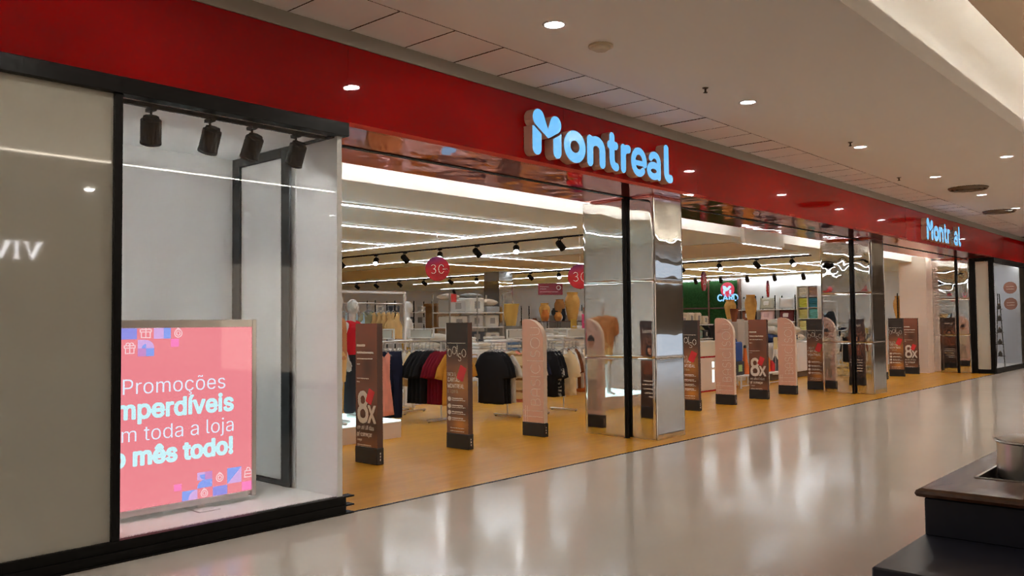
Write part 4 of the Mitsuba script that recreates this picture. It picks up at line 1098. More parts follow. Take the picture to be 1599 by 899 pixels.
t = thing('display_platform', 'small white platform under the white mannequin', 'platform')
part(t, 'box', bev(10.95, 11.75, 6.65, 7.45, 0, 0.25, 0.004), 'white_paint')


# ================================================================== middle of the store
def shelf_unit(label, x0, x1, y0, y1, z0, levels, ztop, mat='grey_trim', name='shelf_unit', cat_='shelf', axis='x', wood=None, posts_mid=1):
    t = thing(name, label, cat_)
    xs = np.linspace(x0, x1, 2 + posts_mid) if axis == 'x' else (x0, x1)
    ys = (y0, y1) if axis == 'x' else np.linspace(y0, y1, 2 + posts_mid)
    for a in xs:
        for b in ys:
            part(t, 'upright', box(a - 0.015, a + 0.015, b - 0.015, b + 0.015, z0, ztop), mat)
    for z_ in levels:
        part(t, 'shelf', bev(x0 - 0.015, x1 + 0.015, y0 - 0.015, y1 + 0.015, z_ - 0.03, z_, 0.003), wood or 'white_paint')
    return t


def rbox(w_, d_, h_, r, seed=0, n=0.0):
    s = manifold3d.Manifold.batch_hull([manifold3d.Manifold.sphere(r, 12).translate([a * (w_ / 2 - r), b * (d_ / 2 - r), c_]) for a in (-1, 1) for b in (-1, 1) for c_ in (r, h_ - r)])
    q_ = s.to_mesh()
    return trimesh.Trimesh(q_.vert_properties[:, :3], q_.tri_verts)


def cushion_mesh(w_, d_, h_):
    g = np.linspace(-1, 1, 11)
    X, Y = np.meshgrid(g, g, indexing='ij')
    e = (1 - X ** 2) * (1 - Y ** 2)
    Z = h_ / 2 * np.maximum(e, 0) ** 0.45
    px = X * w_ / 2 * (1 - 0.07 * (1 - Y ** 2)); py = Y * d_ / 2 * (1 - 0.07 * (1 - X ** 2))
    N = 121
    v = np.vstack([np.stack([px, py, Z], -1).reshape(-1, 3), np.stack([px, py, -Z], -1).reshape(-1, 3)])
    I = np.arange(N).reshape(11, 11)
    q_ = np.stack([I[:-1, :-1], I[1:, :-1], I[1:, 1:], I[:-1, 1:]], -1).reshape(-1, 4)
    f = np.vstack([q_[:, [0, 1, 2]], q_[:, [0, 2, 3]]])
    m = trimesh.Trimesh(v, np.vstack([f, f[:, ::-1] + N]), process=False)
    m.merge_vertices()
    return m


CUSH = cushion_mesh(1, 1, 1)
FOLD = rbox(0.40, 0.30, 0.06, 0.024)
VASE_P = {'amphora': [(0, 0), (0.24, 0), (0.26, 0.01), (0.36, 0.28), (0.44, 0.52), (0.46, 0.68), (0.42, 0.80), (0.34, 0.88), (0.31, 0.92), (0.35, 1.0), (0.32, 1.0), (0.28, 0.93), (0.30, 0.88), (0, 0.85)],
          'bulb': [(0, 0), (0.22, 0), (0.40, 0.25), (0.46, 0.5), (0.40, 0.72), (0.28, 0.86), (0.30, 1.0), (0.26, 1.0), (0.24, 0.88), (0, 0.8)],
          'taper': [(0, 0), (0.24, 0), (0.30, 0.3), (0.38, 0.7), (0.42, 1.0), (0.38, 1.0), (0.33, 0.7), (0, 0.6)]}


def vase(label, kind, x_, y_, z_, h_, d_, mat='ochre', col=None):
    t = thing('vase', label, 'vase')
    k_ = VASE_P[kind]
    m = lathe([(a * d_, b * h_) for a, b in k_], 28)
    part(t, 'body', m if mat != 'ochre' else moved(m, x_, y_, z_), mat if col is None else 'vc_matte', 50, **({'color': col} if col is not None else {}), **({} if mat == 'ochre' else {'tw': at(x_, y_, z_)}))
    rim = lathe([(k_[-4][0] * d_ * 1.02, h_ * 0.97), (k_[-4][0] * d_ * 1.08, h_ * 0.99), (k_[-4][0] * d_ * 1.02, h_ * 1.01), (k_[-4][0] * d_ * 0.9, h_ * 1.0), (k_[-4][0] * d_ * 1.02, h_ * 0.97)], 28)
    part(t, 'rim', rim if mat != 'ochre' else moved(rim, x_, y_, z_), mat if col is None else 'vc_matte', 50, **({'color': col * 0.8} if col is not None else {}), **({} if mat == 'ochre' else {'tw': at(x_, y_, z_)}))


def bedding_pack(label, x_, y_, z_, w_, d_, h_, col, rz=0.0):
    t = thing('bedding_pack', label, 'bedding')
    part(t, 'pack', shared(rbox(w_, d_, h_, min(0.035, h_ / 3)), 40, col), 'vc_satin', tw=at(x_, y_, z_, rz))
    part(t, 'label_card', shared(box(-w_ * 0.18, w_ * 0.18, -d_ / 2 - 0.003, -d_ / 2 + 0.002, h_ * 0.25, h_ * 0.75), False, lin(150, 146, 140)), 'vc_satin', tw=at(x_, y_, z_, rz))


def pillow(label, x_, y_, z_, w_, d_, h_, col, tw=None, group=None, name='cushion', art=None):
    t = thing(name, label, 'cushion', group)
    m = CUSH.copy(); m.vertices = np.array(m.vertices) * [w_, d_, h_]
    part(t, 'cover', shared(m, True, col), 'vc_matte', tw=tw or at(x_, y_, z_ + h_ / 2))
    if art is not None:
        m2 = CUSH.copy(); m2.vertices = np.array(m2.vertices) * [w_ * 0.5, d_ * 0.5, h_ * 0.5] + [0, 0, h_ * 0.30]
        part(t, 'motif', shared(m2, True, art), 'vc_matte', tw=tw or at(x_, y_, z_ + h_ / 2))


def folded(label, x_, y_, z_, n, cols, group, rz=0.0, sx=1.0, sy=1.0, sz=1.0):
    for i in range(n):
        t = thing('folded_textile', f'{label}, {o_[i]} from below', 'folded textile', group)
        c_ = cols[i % len(cols)]
        k_ = ('fold', tuple(np.round(c_, 3)))
        if k_ not in _gc: _gc[k_] = shared(FOLD, 40, c_)
        part(t, 'fabric', _gc[k_], 'vc_matte', tw=T().translate([x_ + rng.uniform(-.01, .01), y_, z_ + i * 0.0595 * sz]).rotate([0, 0, 1], math.degrees(rz)).scale([sx, sy, sz]))


GRY, LGR, OFF, NVB, TAU = lin(150, 148, 144), lin(196, 194, 188), lin(226, 222, 210), lin(44, 58, 92), lin(150, 132, 112)
# bedding shelves behind the rack row, left of centre
shelf_unit('grey metal shelving full of pillows and bedding packs, left of centre', 14.40, 16.32, 9.0, 9.6, 0, (0.35, 0.75, 1.12, 1.49, 1.86), 2.32, posts_mid=1)
for (x_, z_, w_, h_, c_, n_) in ((14.75, 1.86, 0.55, 0.30, LGR, 'pale grey'), (15.42, 1.86, 0.52, 0.36, OFF, 'white'), (16.02, 1.86, 0.5, 0.15, GRY, 'grey'), (14.78, 1.49, 0.6, 0.27, OFF, 'off-white'), (15.40, 1.49, 0.5, 0.30, LGR, 'light grey'), (15.98, 1.49, 0.5, 0.30, OFF, 'white'), (14.75, 1.12, 0.6, 0.28, TAU, 'taupe'), (15.4, 1.12, 0.6, 0.25, lin(60, 60, 66), 'charcoal'), (16.0, 1.12, 0.5, 0.22, OFF, 'white')):
    bedding_pack(f'{n_} bedding pack on the {"top" if z_ > 1.8 else "second" if z_ > 1.4 else "third"} shelf of the grey shelving, {"left" if x_ < 15 else "middle" if x_ < 15.7 else "right"}', x_, 9.28, z_, w_, 0.45, h_, c_)
pillow('pale pillow lying on the top shelf pack at right', 16.02, 9.28, 2.01, 0.5, 0.42, 0.20, lin(214, 198, 176), name='pillow')
pillow('white pillow leaning at the upper left of the shelving', 14.62, 9.28, 2.16, 0.5, 0.42, 0.16, lin(226, 218, 206), name='pillow')
pillow('grey pillow on the middle pack of the top shelf', 15.42, 9.28, 2.22, 0.5, 0.42, 0.13, GRY, name='pillow')
t = thing('price_card', 'small red price card at the top left of the grey shelving', 'price card')
part(t, 'card', bev(14.42, 14.60, 8.965, 8.975, 2.10, 2.30, 0.002), 'vc_satin', color=lin(206, 52, 44))
# interior mirror clad column
t = thing('mirrored_column', 'slim mirror-clad column deep in the store behind the bedding shelves', 'column')
part(t, 'core', box(20.34, 21.0, 12.84, 13.5, 0, 3.25), 'vc_matte', color=lin(150, 150, 148))
part(t, 'side_mirror', box(20.325, 20.34, 12.83, 13.5, 0.002, 2.95), 'mirror')
part(t, 'front_mirror', box(20.33, 21.0, 12.82, 12.838, 0.002, 2.95), 'mirror')
# tall lit blue display beside the second totem
t = thing('blue_screen', 'narrow bright blue screen left of the second totem', 'screen')
part(t, 'body', bev(12.05, 12.30, 6.62, 6.70, 0.9, 1.53, 0.004), 'white_paint')
part(t, 'face', bev(12.06, 12.29, 6.612, 6.62, 0.93, 1.50, 0.002), 'dark_face', emit=(0.18, 0.62, 1.0), label='glowing blue face')
part(t, 'stand', bev(12.14, 12.20, 6.62, 6.70, 0.0, 0.9, 0.004), 'white_paint')


def table(label, x0, x1, y0, y1, z_, col=lin(226, 222, 214), shelf=True):
    t = thing('display_table', label, 'table')
    part(t, 'top', bev(x0, x1, y0, y1, z_ - 0.04, z_, 0.004), 'vc_satin', color=col)
    for a in (x0 + 0.03, x1 - 0.03):
        for b in (y0 + 0.03, y1 - 0.03): part(t, 'leg', box(a - 0.02, a + 0.02, b - 0.02, b + 0.02, 0, z_ - 0.04), 'vc_satin', color=col)
    if shelf: part(t, 'shelf', bev(x0 + 0.02, x1 - 0.02, y0 + 0.02, y1 - 0.02, z_ * 0.45 - 0.03, z_ * 0.45, 0.003), 'vc_satin', color=col)


# display tables with folded textiles, behind the rack row
tabs = [(12.3, 13.7, 6.0, 6.9, 1.0, 'left'), (14.3, 15.9, 5.4, 6.3, 1.0, 'middle'), (16.6, 18.3, 6.1, 7.0, 1.05, 'right'), (17.6, 19.4, 7.9, 8.8, 1.25, 'rear right')]
for x0, x1, y0, y1, z_, n_ in tabs:
    table(f'white display table with folded textiles behind the t-shirt racks, {n_} one', x0, x1, y0, y1, z_)
    nn = int((x1 - x0) / 0.46)
    for i in range(nn):
        for j, yy in enumerate((y0 + 0.22, y1 - 0.22)):
            if j and i % 2: continue
            cs = [[OFF, LGR], [lin(232, 228, 220)], [lin(86, 110, 140), OFF], [OFF, GRY]][(i + j) % 4]
            folded(f'{["white or grey", "white", "blue or white", "pale"][(i + j) % 4]} folded textile, {"back" if j else "front"} stack {i + 1} on the {n_} table', x0 + 0.28 + i * (x1 - x0 - 0.5) / max(nn - 1, 1), yy, z_, rng.choice((3, 4, 5)), cs, f'stacks on the {n_} display table')
for (x_, y_, z_, w_, c_, lb) in ((15.2, 5.5, 1.44, 0.25, lin(206, 60, 120), 'pink gift bag on the display table behind the black polos'), (15.55, 6.1, 1.34, 0.22, lin(206, 168, 60), 'yellow sign card above the folded white textiles right of the pink totem')):
    t = thing('price_card', lb, 'price card')
    part(t, 'card', bev(x_ - w_ / 2, x_ + w_ / 2, y_ - 0.006, y_ + 0.006, z_, z_ + 0.32, 0.002), 'vc_satin', color=c_)
    part(t, 'stand', tube((x_, y_ + 0.01, 1.0), (x_, y_ + 0.01, z_ + 0.1), 0.006), 'chrome_tube')
    part(t, 'print', box(x_ - w_ * 0.3, x_ + w_ * 0.3, y_ - 0.0075, y_ - 0.006, z_ + 0.13, z_ + 0.16), 'vc_satin', color=OFF)

# wood-top gondola with ochre vases
t = shelf_unit('long display unit with a wooden top that carries the ochre vases', 18.6, 23.6, 9.6, 10.4, 0, (0.4, 0.85, 1.25, 1.62), 1.62, wood='walnut', posts_mid=2)
vase('large ochre amphora vase left of the nearest mirrored column', 'amphora', 20.55, 10.0, 1.62, 0.86, 0.50)
vase('mid-size yellow ochre vase behind the small orange ones', 'amphora', 19.22, 10.0, 1.62, 0.52, 0.36)
vase('small round orange vase in front of the yellow one', 'bulb', 18.98, 9.78, 1.62, 0.32, 0.26, 'm', lin(190, 108, 48))
vase('small orange vase right of the yellow one', 'bulb', 19.66, 9.85, 1.62, 0.26, 0.26, 'm', lin(206, 138, 66))
for i, (x_, h_, d_, c_) in enumerate(((19.95, 0.30, 0.16, lin(30, 30, 32)), (20.12, 0.22, 0.2, lin(206, 200, 196)), (20.3, 0.36, 0.16, lin(28, 28, 30)), (21.1, 0.3, 0.25, lin(220, 214, 206)))):
    vase(f'small {("black", "white", "tall black", "pale round")[i]} pot between the ochre vases', 'bulb', x_, 10.15, 1.62, h_, d_, 'm', c_)
shelf_unit('dark metal shelf by the right wall with baskets and pots, behind the ochre vases', 30.2, 30.75, 14.2, 20.5, 0, (0.5, 0.95, 1.4, 1.85), 2.35, 'black_metal', axis='y', posts_mid=3)
for i in range(10):
    vase(f'{("brown", "white", "dark", "grey", "terracotta")[i % 5]} pot on the dark wall shelf, {o_[i]} from the right', 'bulb' if i % 2 else 'taper', 30.45, 14.5 + i * 0.6, 1.85 if i % 3 else 1.4, 0.36, 0.32, 'm', (lin(120, 80, 50), OFF, lin(50, 48, 48), GRY, lin(166, 106, 66))[i % 5])
vase('brown basket-like vase on the wall shelf above the small pots', 'amphora', 26.2, 15.0, 1.85, 0.62, 0.46, 'm', lin(150, 104, 58))
vase('tapered yellow pot with a red tag beside the interior column', 'taper', 16.9, 9.25, 1.5, 0.58, 0.52, 'm', lin(206, 164, 84))
t = thing('display_plinth', 'tall slim stand under the tapered yellow pot', 'stand')
part(t, 'body', bev(16.68, 17.12, 9.03, 9.47, 0, 1.5, 0.005), 'vc_satin', color=lin(120, 116, 108))
t = thing('display_plinth', 'dark stand under the brown basket-like vase', 'stand')
part(t, 'body', bev(25.9, 26.5, 14.7, 15.3, 0, 1.85, 0.005), 'vc_satin', color=lin(90, 80, 70))
t = thing('wardrobe', 'plain brown cabinet against the back of the store, above the white bed goods', 'cabinet')
part(t, 'body', bev(21.0, 22.2, 16.5, 17.1, 0, 2.2, 0.006), 'vc_satin', color=lin(128, 96, 58))
part(t, 'cornice', bev(20.95, 22.25, 16.45, 17.15, 2.2, 2.3, 0.006), 'vc_satin', color=lin(150, 116, 74))
for x_ in (21.02, 21.61): part(t, 'door', bev(x_, x_ + 0.57, 16.485, 16.5, 0.05, 2.15, 0.004), 'vc_satin', color=lin(122, 90, 54))
shelf_unit('dark shelf with small goods on the back wall, left of the brown cabinet', 21.2, 24.2, 20.2, 20.7, 0, (0.6, 1.1, 1.6, 2.05), 2.5, 'black_metal', posts_mid=2)
for i in range(8):
    bedding_pack(f'small {("grey", "white", "dark")[i % 3]} box on the dark back shelf, {o_[i]}', 21.5 + (i % 4) * 0.8, 20.4, (1.6, 2.05)[i // 4], 0.4, 0.3, 0.25, (GRY, OFF, lin(60, 60, 64))[i % 3])
# bed with white linen between frame rack and shelving
t = thing('bed', 'bed display with pale linen left of the blue screen', 'bed')
part(t, 'base', bev(12.6, 14.2, 8.1, 9.8, 0, 0.5, 0.01), 'vc_matte', color=lin(206, 200, 190))
part(t, 'mattress', moved(rbox(1.62, 1.75, 0.5, 0.12), 13.4, 8.95, 0.5), 'vc_matte', 40, color=OFF)
pillow('white pillow on the bed display, left of the blue screen', 13.1, 8.5, 0.98, 0.7, 0.5, 0.22, OFF, name='pillow')
pillow('pale grey pillow on the bed display, right of the white one', 13.85, 8.5, 0.98, 0.7, 0.5, 0.22, LGR, name='pillow')
pillow('second white pillow lying across the two on the bed display', 13.45, 8.5, 1.16, 0.75, 0.5, 0.2, OFF, name='pillow')

# hanging signs
def ring_disc(label, x_, y_, z_, r, rz):
    t = thing('hanging_disc', label, 'hanging sign')
    m = extr(Point(0, 0).buffer(r, 28), 0.035)
    m = m.subdivide_to_size(0.07)
    n_ = (math.cos(rz), math.sin(rz), 0)
    u_ = np.cross(ZUP, n_)
    f = frame(m, (x_, y_, z_), u_, ZUP)
    part(t, 'disc', f, 'vc_satin', color=lambda v: (lambda k_: lin(172, 14, 20) * (1 - k_) + lin(72, 30, 84) * k_)(np.clip((v[:, 2] - z_) / r * 1.1 - 0.25 - 0.3 * ((v - [x_, y_, z_]) @ u_) / r, 0, 1)[:, None]))
    g3 = stroke([arc(0, 0.2, 0.2, 0.2, 150, -90, 14) + arc(0, -0.22, 0.24, 0.22, 90, -140, 14)], 0.07)
    g0 = stroke([arc(0.36, 0, 0.27, 0.42, 35, 325, 24)], 0.07)
    g = affinity.scale(unary_union([affinity.translate(g3, -0.42, 0), affinity.translate(g0, 0.0, -0.02)]), r * 0.85, r * 0.85, origin=(0, 0))
    for k_ in (0, 1):
        uu = u_ if k_ == 0 else -np.array(u_)
        off = 0.035 if k_ == 0 else 0.0
        o2 = np.array([x_, y_, z_]) + np.array(n_) * off
        part(t, 'figures', frame(extr(g, 0.003), o2, uu, ZUP), 'vc_satin', color=lin(238, 226, 220), label='white figures 30')
        part(t, 'word', frame(affinity_ext(r), o2, uu, ZUP), 'vc_satin', color=lin(238, 226, 220))
    part(t, 'cord', tube((x_, y_, z_ + r), (x_, y_, 3.245), 0.003, 5), 'chrome_tube')


def affinity_ext(r):
    g = glyphs('anos', 0.14 * r, False)
    return extr(affinity.translate(g, 0.40 * r, -0.06 * r), 0.003)


ring_disc('red and purple hanging disc reading 30 anos above the t-shirt racks', 10.85, 5.65, 2.60, 0.225, math.radians(-125))
ring_disc('red and purple hanging disc reading 30 anos, cut by the nearest mirrored column', 12.45, 3.55, 2.42, 0.225, math.radians(-142))
ring_disc('red hanging disc seen almost edge-on before the green panel', 17.6, 3.9, 2.50, 0.225, math.radians(-74))
ring_disc('thin red hanging disc seen edge-on above the pillow shelves', 22.4, 4.58, 2.45, 0.23, math.radians(-71))
t = thing('hanging_board', 'dark red rectangular department sign hanging over the ochre vases', 'hanging sign')
part(t, 'board', frame(bev(-0.42, 0.42, -0.19, 0.19, 0, 0.02, 0.003), (21.95, 12.0, 2.68), (0.80, -0.60, 0), ZUP), 'vc_satin', color=lin(132, 26, 40))
for v_, w_ in ((0.07, 0.30), (0.0, 0.22), (-0.10, 0.62)): part(t, 'text_bar', frame(extr(sbox(-0.36, v_, -0.36 + w_, v_ + 0.02), 0.004), np.array([21.95, 12.0, 2.68]) + 0.02 * np.cross((0.80, -0.60, 0), ZUP), (0.80, -0.60, 0), ZUP), 'vc_satin', color=lin(210, 190, 190))
part(t, 'emblem', frame(extr(Point(0.28, 0.05).buffer(0.085).difference(Point(0.28, 0.05).buffer(0.05)), 0.004), np.array([21.95, 12.0, 2.68]) + 0.02 * np.cross((0.80, -0.60, 0), ZUP), (0.80, -0.60, 0), ZUP), 'vc_satin', color=lin(210, 190, 190))
part(t, 'cord', cat(tube((21.65, 12.22, 2.87), (21.65, 12.22, 3.245), 0.003, 5), tube((22.25, 11.78, 2.87), (22.25, 11.78, 3.245), 0.003, 5)), 'chrome_tube')

# ------------------------------------------------------------------ right wall: green panel, card sign, pillow shelves
t = thing('green_wall', 'dark green planted wall panel in a brown frame behind the counter', 'wall panel')
for a, b in ((9.75, 11.0), (11.05, 12.35), (12.40, 13.6)):
    for c0, c1 in ((0.2, 2.05), (2.1, 3.15)): part(t, 'green_panel', box(30.86, 30.98, a, b, c0, c1), 'green_moss')
for y_ in (9.68, 11.0, 12.35, 13.6): part(t, 'frame_bar', box(30.82, 30.98, y_, y_ + 0.06 if y_ != 9.68 else y_ + 0.08, 0, 3.2), 'vc_satin', color=lin(96, 62, 48))
part(t, 'frame_bar', box(30.83, 30.98, 9.7, 13.6, 2.045, 2.105), 'vc_satin', color=lin(80, 52, 42))
t = thing('card_sign', 'round red lit sign with a white M and the word CARD on the green panel', 'sign')
NW = (0, -1, 0)
part(t, 'disc', frame(extr(Point(0, 0).buffer(0.29, 28), 0.05), (30.82, 10.17, 2.80), NW, ZUP), 'dark_face', emit=(0.62, 0.03, 0.07), label='red glowing disc')
Mg = unary_union([Polygon([(-0.155, 0.13), (-0.155, 0.05), (-0.06, -0.04), (0, -0.02)]).buffer(0.03), stroke([[(-0.12, 0.10), (0.0, -0.0), (0.12, 0.10)]], 0.10), stroke([[(-0.13, -0.13), (-0.13, -0.05)], [(0.13, -0.13), (0.13, -0.05)]], 0.09)])
part(t, 'letter_m', frame(extr(Mg, 0.01), (30.77, 10.17, 2.80), NW, ZUP), 'dark_face', emit=(0.55, 0.85, 1.3))
CL = {'c': [arc(0.11, 0.12, 0.10, 0.12, 50, 310, 18)], 'a': [[(0.0, 0.0), (0.10, 0.24), (0.20, 0.0)], [(0.04, 0.08), (0.16, 0.08)]], 'r': [[(0.02, 0.0), (0.02, 0.24), (0.09, 0.24)] + arc(0.09, 0.18, 0.06, 0.06, 90, -90, 10) + [(0.02, 0.12)], [(0.09, 0.12), (0.16, 0.0)]], 'd': [[(0.02, 0.0), (0.02, 0.24), (0.07, 0.24)] + arc(0.07, 0.12, 0.11, 0.12, 90, -90, 14) + [(0.02, 0.0)]]}
for ch_, u_ in (('c', 0.0), ('a', 0.24), ('r', 0.49), ('d', 0.68)):
    part(t, 'letter_' + ch_, frame(extr(stroke(CL[ch_], 0.05), 0.03), (30.80, 10.60 - u_, 2.36), NW, ZUP), 'dark_face', emit=(0.3, 0.7, 1.25))
shelf_unit('dark metal pillow shelving along the right wall', 30.35, 30.95, 7.22, 9.55, 0, (0.45, 1.05, 1.52, 1.98), 2.5, 'black_metal', axis='y', posts_mid=2)
PCOL = [(LGR, lin(60, 58, 58), 'pale cushion with dark lettering'), (lin(186, 180, 160), lin(236, 234, 230), 'sage cushion with a white motif'), (lin(226, 222, 218), None, 'plain white cushion'),
        (lin(128, 78, 54), lin(210, 216, 220), 'rust brown cushion with a pale motif'), (lin(226, 196, 196), lin(206, 170, 172), 'pink cushion'), (lin(104, 50, 52), lin(226, 216, 214), 'wine cushion with a white motif'),
        (lin(70, 66, 66), None, 'charcoal cushion'), (lin(54, 52, 56), lin(226, 226, 228), 'black cushion with a white motif'), (lin(190, 180, 170), None, 'beige cushion')]
for r_ in range(3):
    for c_ in range(3):
        y_ = 9.16 - c_ * 0.76; z_ = (1.98, 1.52, 1.05)[r_]
        a_, b_, n_ = PCOL[r_ * 3 + c_]
        pillow(f'{n_} on the {("top", "middle", "lower")[r_]} row of the pillow shelving, {("left", "centre", "right")[c_]}', 0, 0, 0, 0.60, 0.44, 0.22, a_, tw=T().translate([30.55, y_, z_ + 0.225]).rotate([0, 0, 1], -90).rotate([1, 0, 0], 80), art=b_)
t = thing('towel_shelf', 'wall shelf with stacks of coloured towels right of the pillow shelving', 'shelf')
for y_ in (6.42, 6.80, 7.19): part(t, 'divider', box(30.45, 30.95, y_ - 0.012, y_ + 0.012, 0, 2.82), 'white_paint')
for z_ in (0.3, 0.75, 1.2, 1.62, 2.03, 2.43, 2.82): part(t, 'shelf', box(30.45, 30.95, 6.432, 6.788, z_ - 0.02, z_), 'white_paint'); part(t, 'shelf', box(30.45, 30.95, 6.812, 7.178, z_ - 0.02, z_), 'white_paint')
TC = {(0, 2.43): (OFF, 'white'), (1, 2.43): (lin(170, 140, 128), 'dusty brown'), (0, 2.03): (lin(206, 206, 88), 'lime yellow'), (1, 2.03): (lin(58, 116, 132), 'petrol blue'), (0, 1.62): (lin(196, 190, 120), 'pale yellow'), (1, 1.62): (lin(98, 158, 150), 'sea green'), (0, 1.2): (lin(214, 206, 140), 'butter'), (1, 1.2): (lin(206, 206, 190), 'ivory')}
for (c_, z_), (col, n_) in TC.items():
    folded(f'{n_} towel in the {("left", "right")[c_]} column of the towel shelf', 30.66, 6.995 - c_ * 0.38, z_, 5, [col], f'{n_} towels', PI / 2, 0.78, 0.9, 1.15)

# far bay shelf
shelf_unit('wall shelf with a tall ochre vase in the far bay', 30.3, 30.9, 2.6, 4.6, 0, (0.5, 1.0, 1.55), 2.45, 'black_metal', axis='y', posts_mid=1)
vase('tall ochre vase on the shelf in the far bay', 'amphora', 30.55, 3.62, 1.55, 0.80, 0.44)
vase('small terracotta vase beside the tall one in the far bay', 'bulb', 30.55, 3.05, 1.55, 0.34, 0.36, 'm', lin(176, 116, 84))

# counter
t = thing('service_counter', 'white service counter with red lines behind the second pink totem', 'counter')
part(t, 'body', bev(16.1, 18.5, 3.58, 4.3, 0.03, 0.76, 0.005), 'vc_satin', color=lin(226, 206, 190))
part(t, 'red_line', box(16.09, 18.51, 3.57, 4.31, 0.76, 0.79), 'vc_satin', color=lin(170, 24, 30), label='red line')
part(t, 'red_line', box(16.09, 18.51, 3.57, 4.31, 0.0, 0.03), 'vc_satin', color=lin(170, 24, 30), label='red line')
part(t, 'top', bev(16.1, 18.5, 3.58, 4.3, 0.79, 1.12, 0.005), 'vc_satin', color=lin(226, 216, 196))
part(t, 'lit_sign', cat(box(17.36, 17.44, 3.565, 3.58, 0.20, 0.48), box(17.36, 17.44, 3.565, 3.58, 0.53, 0.66)), 'white_paint', emit=(0.9, 1.1, 1.15), label='glowing i mark')
t = thing('monitor', 'dark monitor on the service counter', 'monitor')
part(t, 'screen', bev(17.9, 18.3, 3.9, 3.93, 1.2, 1.48, 0.004), 'black_metal')
part(t, 'stand', box(18.08, 18.12, 3.91, 3.93, 1.12, 1.2), 'black_metal')
t = thing('counter_rack', 'small wire rack with packets beside the counter', 'rack')
part(t, 'frame', cat(*[tube((16.0 + a, 4.9 + b, 0), (16.0 + a, 4.9 + b, 1.55), 0.012, 6) for a in (0, 0.6) for b in (0, 0.4)]), 'chrome_tube')
for z_ in (0.5, 0.85, 1.2, 1.5): part(t, 'tray', box(15.99, 16.61, 4.89, 5.31, z_ - 0.015, z_), 'white_paint')
for i in range(4):
    for k_, z_ in enumerate((0.85, 1.2)):
        t = thing('packet', f'{("red", "white", "dark red", "grey")[i]} packet on the {("lower", "upper")[k_]} tray of the small wire rack', 'packet', 'packets on the wire rack')
        part(t, 'box', bev(16.05 + i * 0.14, 16.16 + i * 0.14, 5.0, 5.15, z_, z_ + 0.2, 0.003), 'vc_satin', color=(lin(160, 40, 44), OFF, lin(110, 24, 30), GRY)[i])
        part(t, 'label', box(16.065 + i * 0.14, 16.145 + i * 0.14, 4.997, 5.0, z_ + 0.06, z_ + 0.14), 'vc_satin', color=OFF)
# tall vases on pillars behind the second bay totems
for x_, y_, z_, h_, d_, lb in ((21.6, 5.3, 1.62, 0.53, 0.36, 'ochre vase under the lit word CARD'), (22.6, 5.18, 1.58, 0.72, 0.37, 'large ochre vase right of the lit CARD sign')):
    t = thing('display_plinth', 'white plinth under the ' + lb, 'stand')
    part(t, 'body', bev(x_ - 0.28, x_ + 0.28, y_ - 0.28, y_ + 0.28, 0, z_, 0.005), 'vc_satin', color=lin(206, 196, 184))
    vase(lb, 'amphora', x_, y_, z_, h_, d_)
vase('small brown pot between the two ochre vases of the second bay', 'taper', 20.75, 4.75, 1.55, 0.34, 0.26, 'm', lin(128, 70, 44))
t = thing('display_plinth', 'slim stand under the small brown pot', 'stand')
part(t, 'body', bev(20.55, 20.95, 4.55, 4.95, 0, 1.55, 0.005), 'vc_satin', color=lin(206, 196, 184))
# lamps / packs tower left of the vases
for i, (x_, h_) in enumerate(((18.2, 0.16), (18.55, 0.24), (18.9, 0.24), (19.25, 0.16))):
    bedding_pack(f'cream box on the top shelf behind the second pink totem, {o_[i]} from the left', x_, 4.9, 1.5, 0.28, 0.3, h_ + 0.05, lin(226, 212, 184))
shelf_unit('metal shelf with cream boxes behind the second pink totem', 18.0, 19.5, 4.7, 5.15, 0, (0.4, 0.8, 1.15, 1.5), 1.5, 'black_metal')
for i in range(5):
    bedding_pack(f'{("black", "grey", "white", "green", "black")[i]} box on the middle shelf behind the second pink totem, {o_[i]} from the left', 18.15 + i * 0.29, 4.9, 1.15, 0.22, 0.25, 0.2, (BLK, GRY, OFF, lin(120, 150, 130), BLK)[i])


# low white racks with household goods
def low_rack(label, x0, x1, y0, y1):
    t = thing('low_rack', label, 'rack')
    for a in (x0, x1):
        for b in (y0, y1): part(t, 'leg', box(a - 0.015, a + 0.015, b - 0.015, b + 0.015, 0, 0.30), 'white_paint')
    part(t, 'top', bev(x0 - 0.02, x1 + 0.02, y0 - 0.02, y1 + 0.02, 0.27, 0.30, 0.003), 'white_paint')
    part(t, 'lower_bar', cat(box(x0, x1, y0 - 0.01, y0 + 0.01, 0.05, 0.07), box(x0, x1, y1 - 0.01, y1 + 0.01, 0.05, 0.07)), 'white_paint')


low_rack('low white rack with blue and orange goods behind the 8x totem of the second bay', 18.3, 19.2, 3.35, 3.9)
low_rack('low white rack with red goods left of the right pink totem', 19.75, 20.7, 3.35, 3.9)
t = thing('shopping_bag', 'blue shopping bag on the low white rack', 'bag')
part(t, 'body', moved(rbox(0.36, 0.22, 0.46, 0.03), 18.55, 3.62, 0.62), 'vc_satin', 40, color=lin(34, 70, 140))
part(t, 'handle', moved(extr(Point(0, 0).buffer(0.09).difference(Point(0, 0).buffer(0.075)).intersection(sbox(-1, 0, 1, 1)), 0.02), 18.55, 3.63, 1.07, 0, PI / 2), 'vc_satin', color=lin(34, 70, 140))
t = thing('goods_box', 'dark box under the blue bag', 'box')
part(t, 'body', bev(18.35, 18.78, 3.5, 3.78, 0.30, 0.62, 0.01), 'vc_satin', color=lin(46, 44, 50))
part(t, 'label', box(18.48, 18.66, 3.497, 3.5, 0.38, 0.54), 'vc_satin', color=lin(160, 190, 120))
t = thing('broom_cone', 'orange cone-shaped item on the low white rack', 'household item')
part(t, 'body', moved(lathe([(0, 0), (0.13, 0), (0.06, 0.3), (0.03, 0.62), (0, 0.64)], 20), 19.02, 3.6, 0.30), 'vc_satin', 40, color=lin(226, 110, 30))
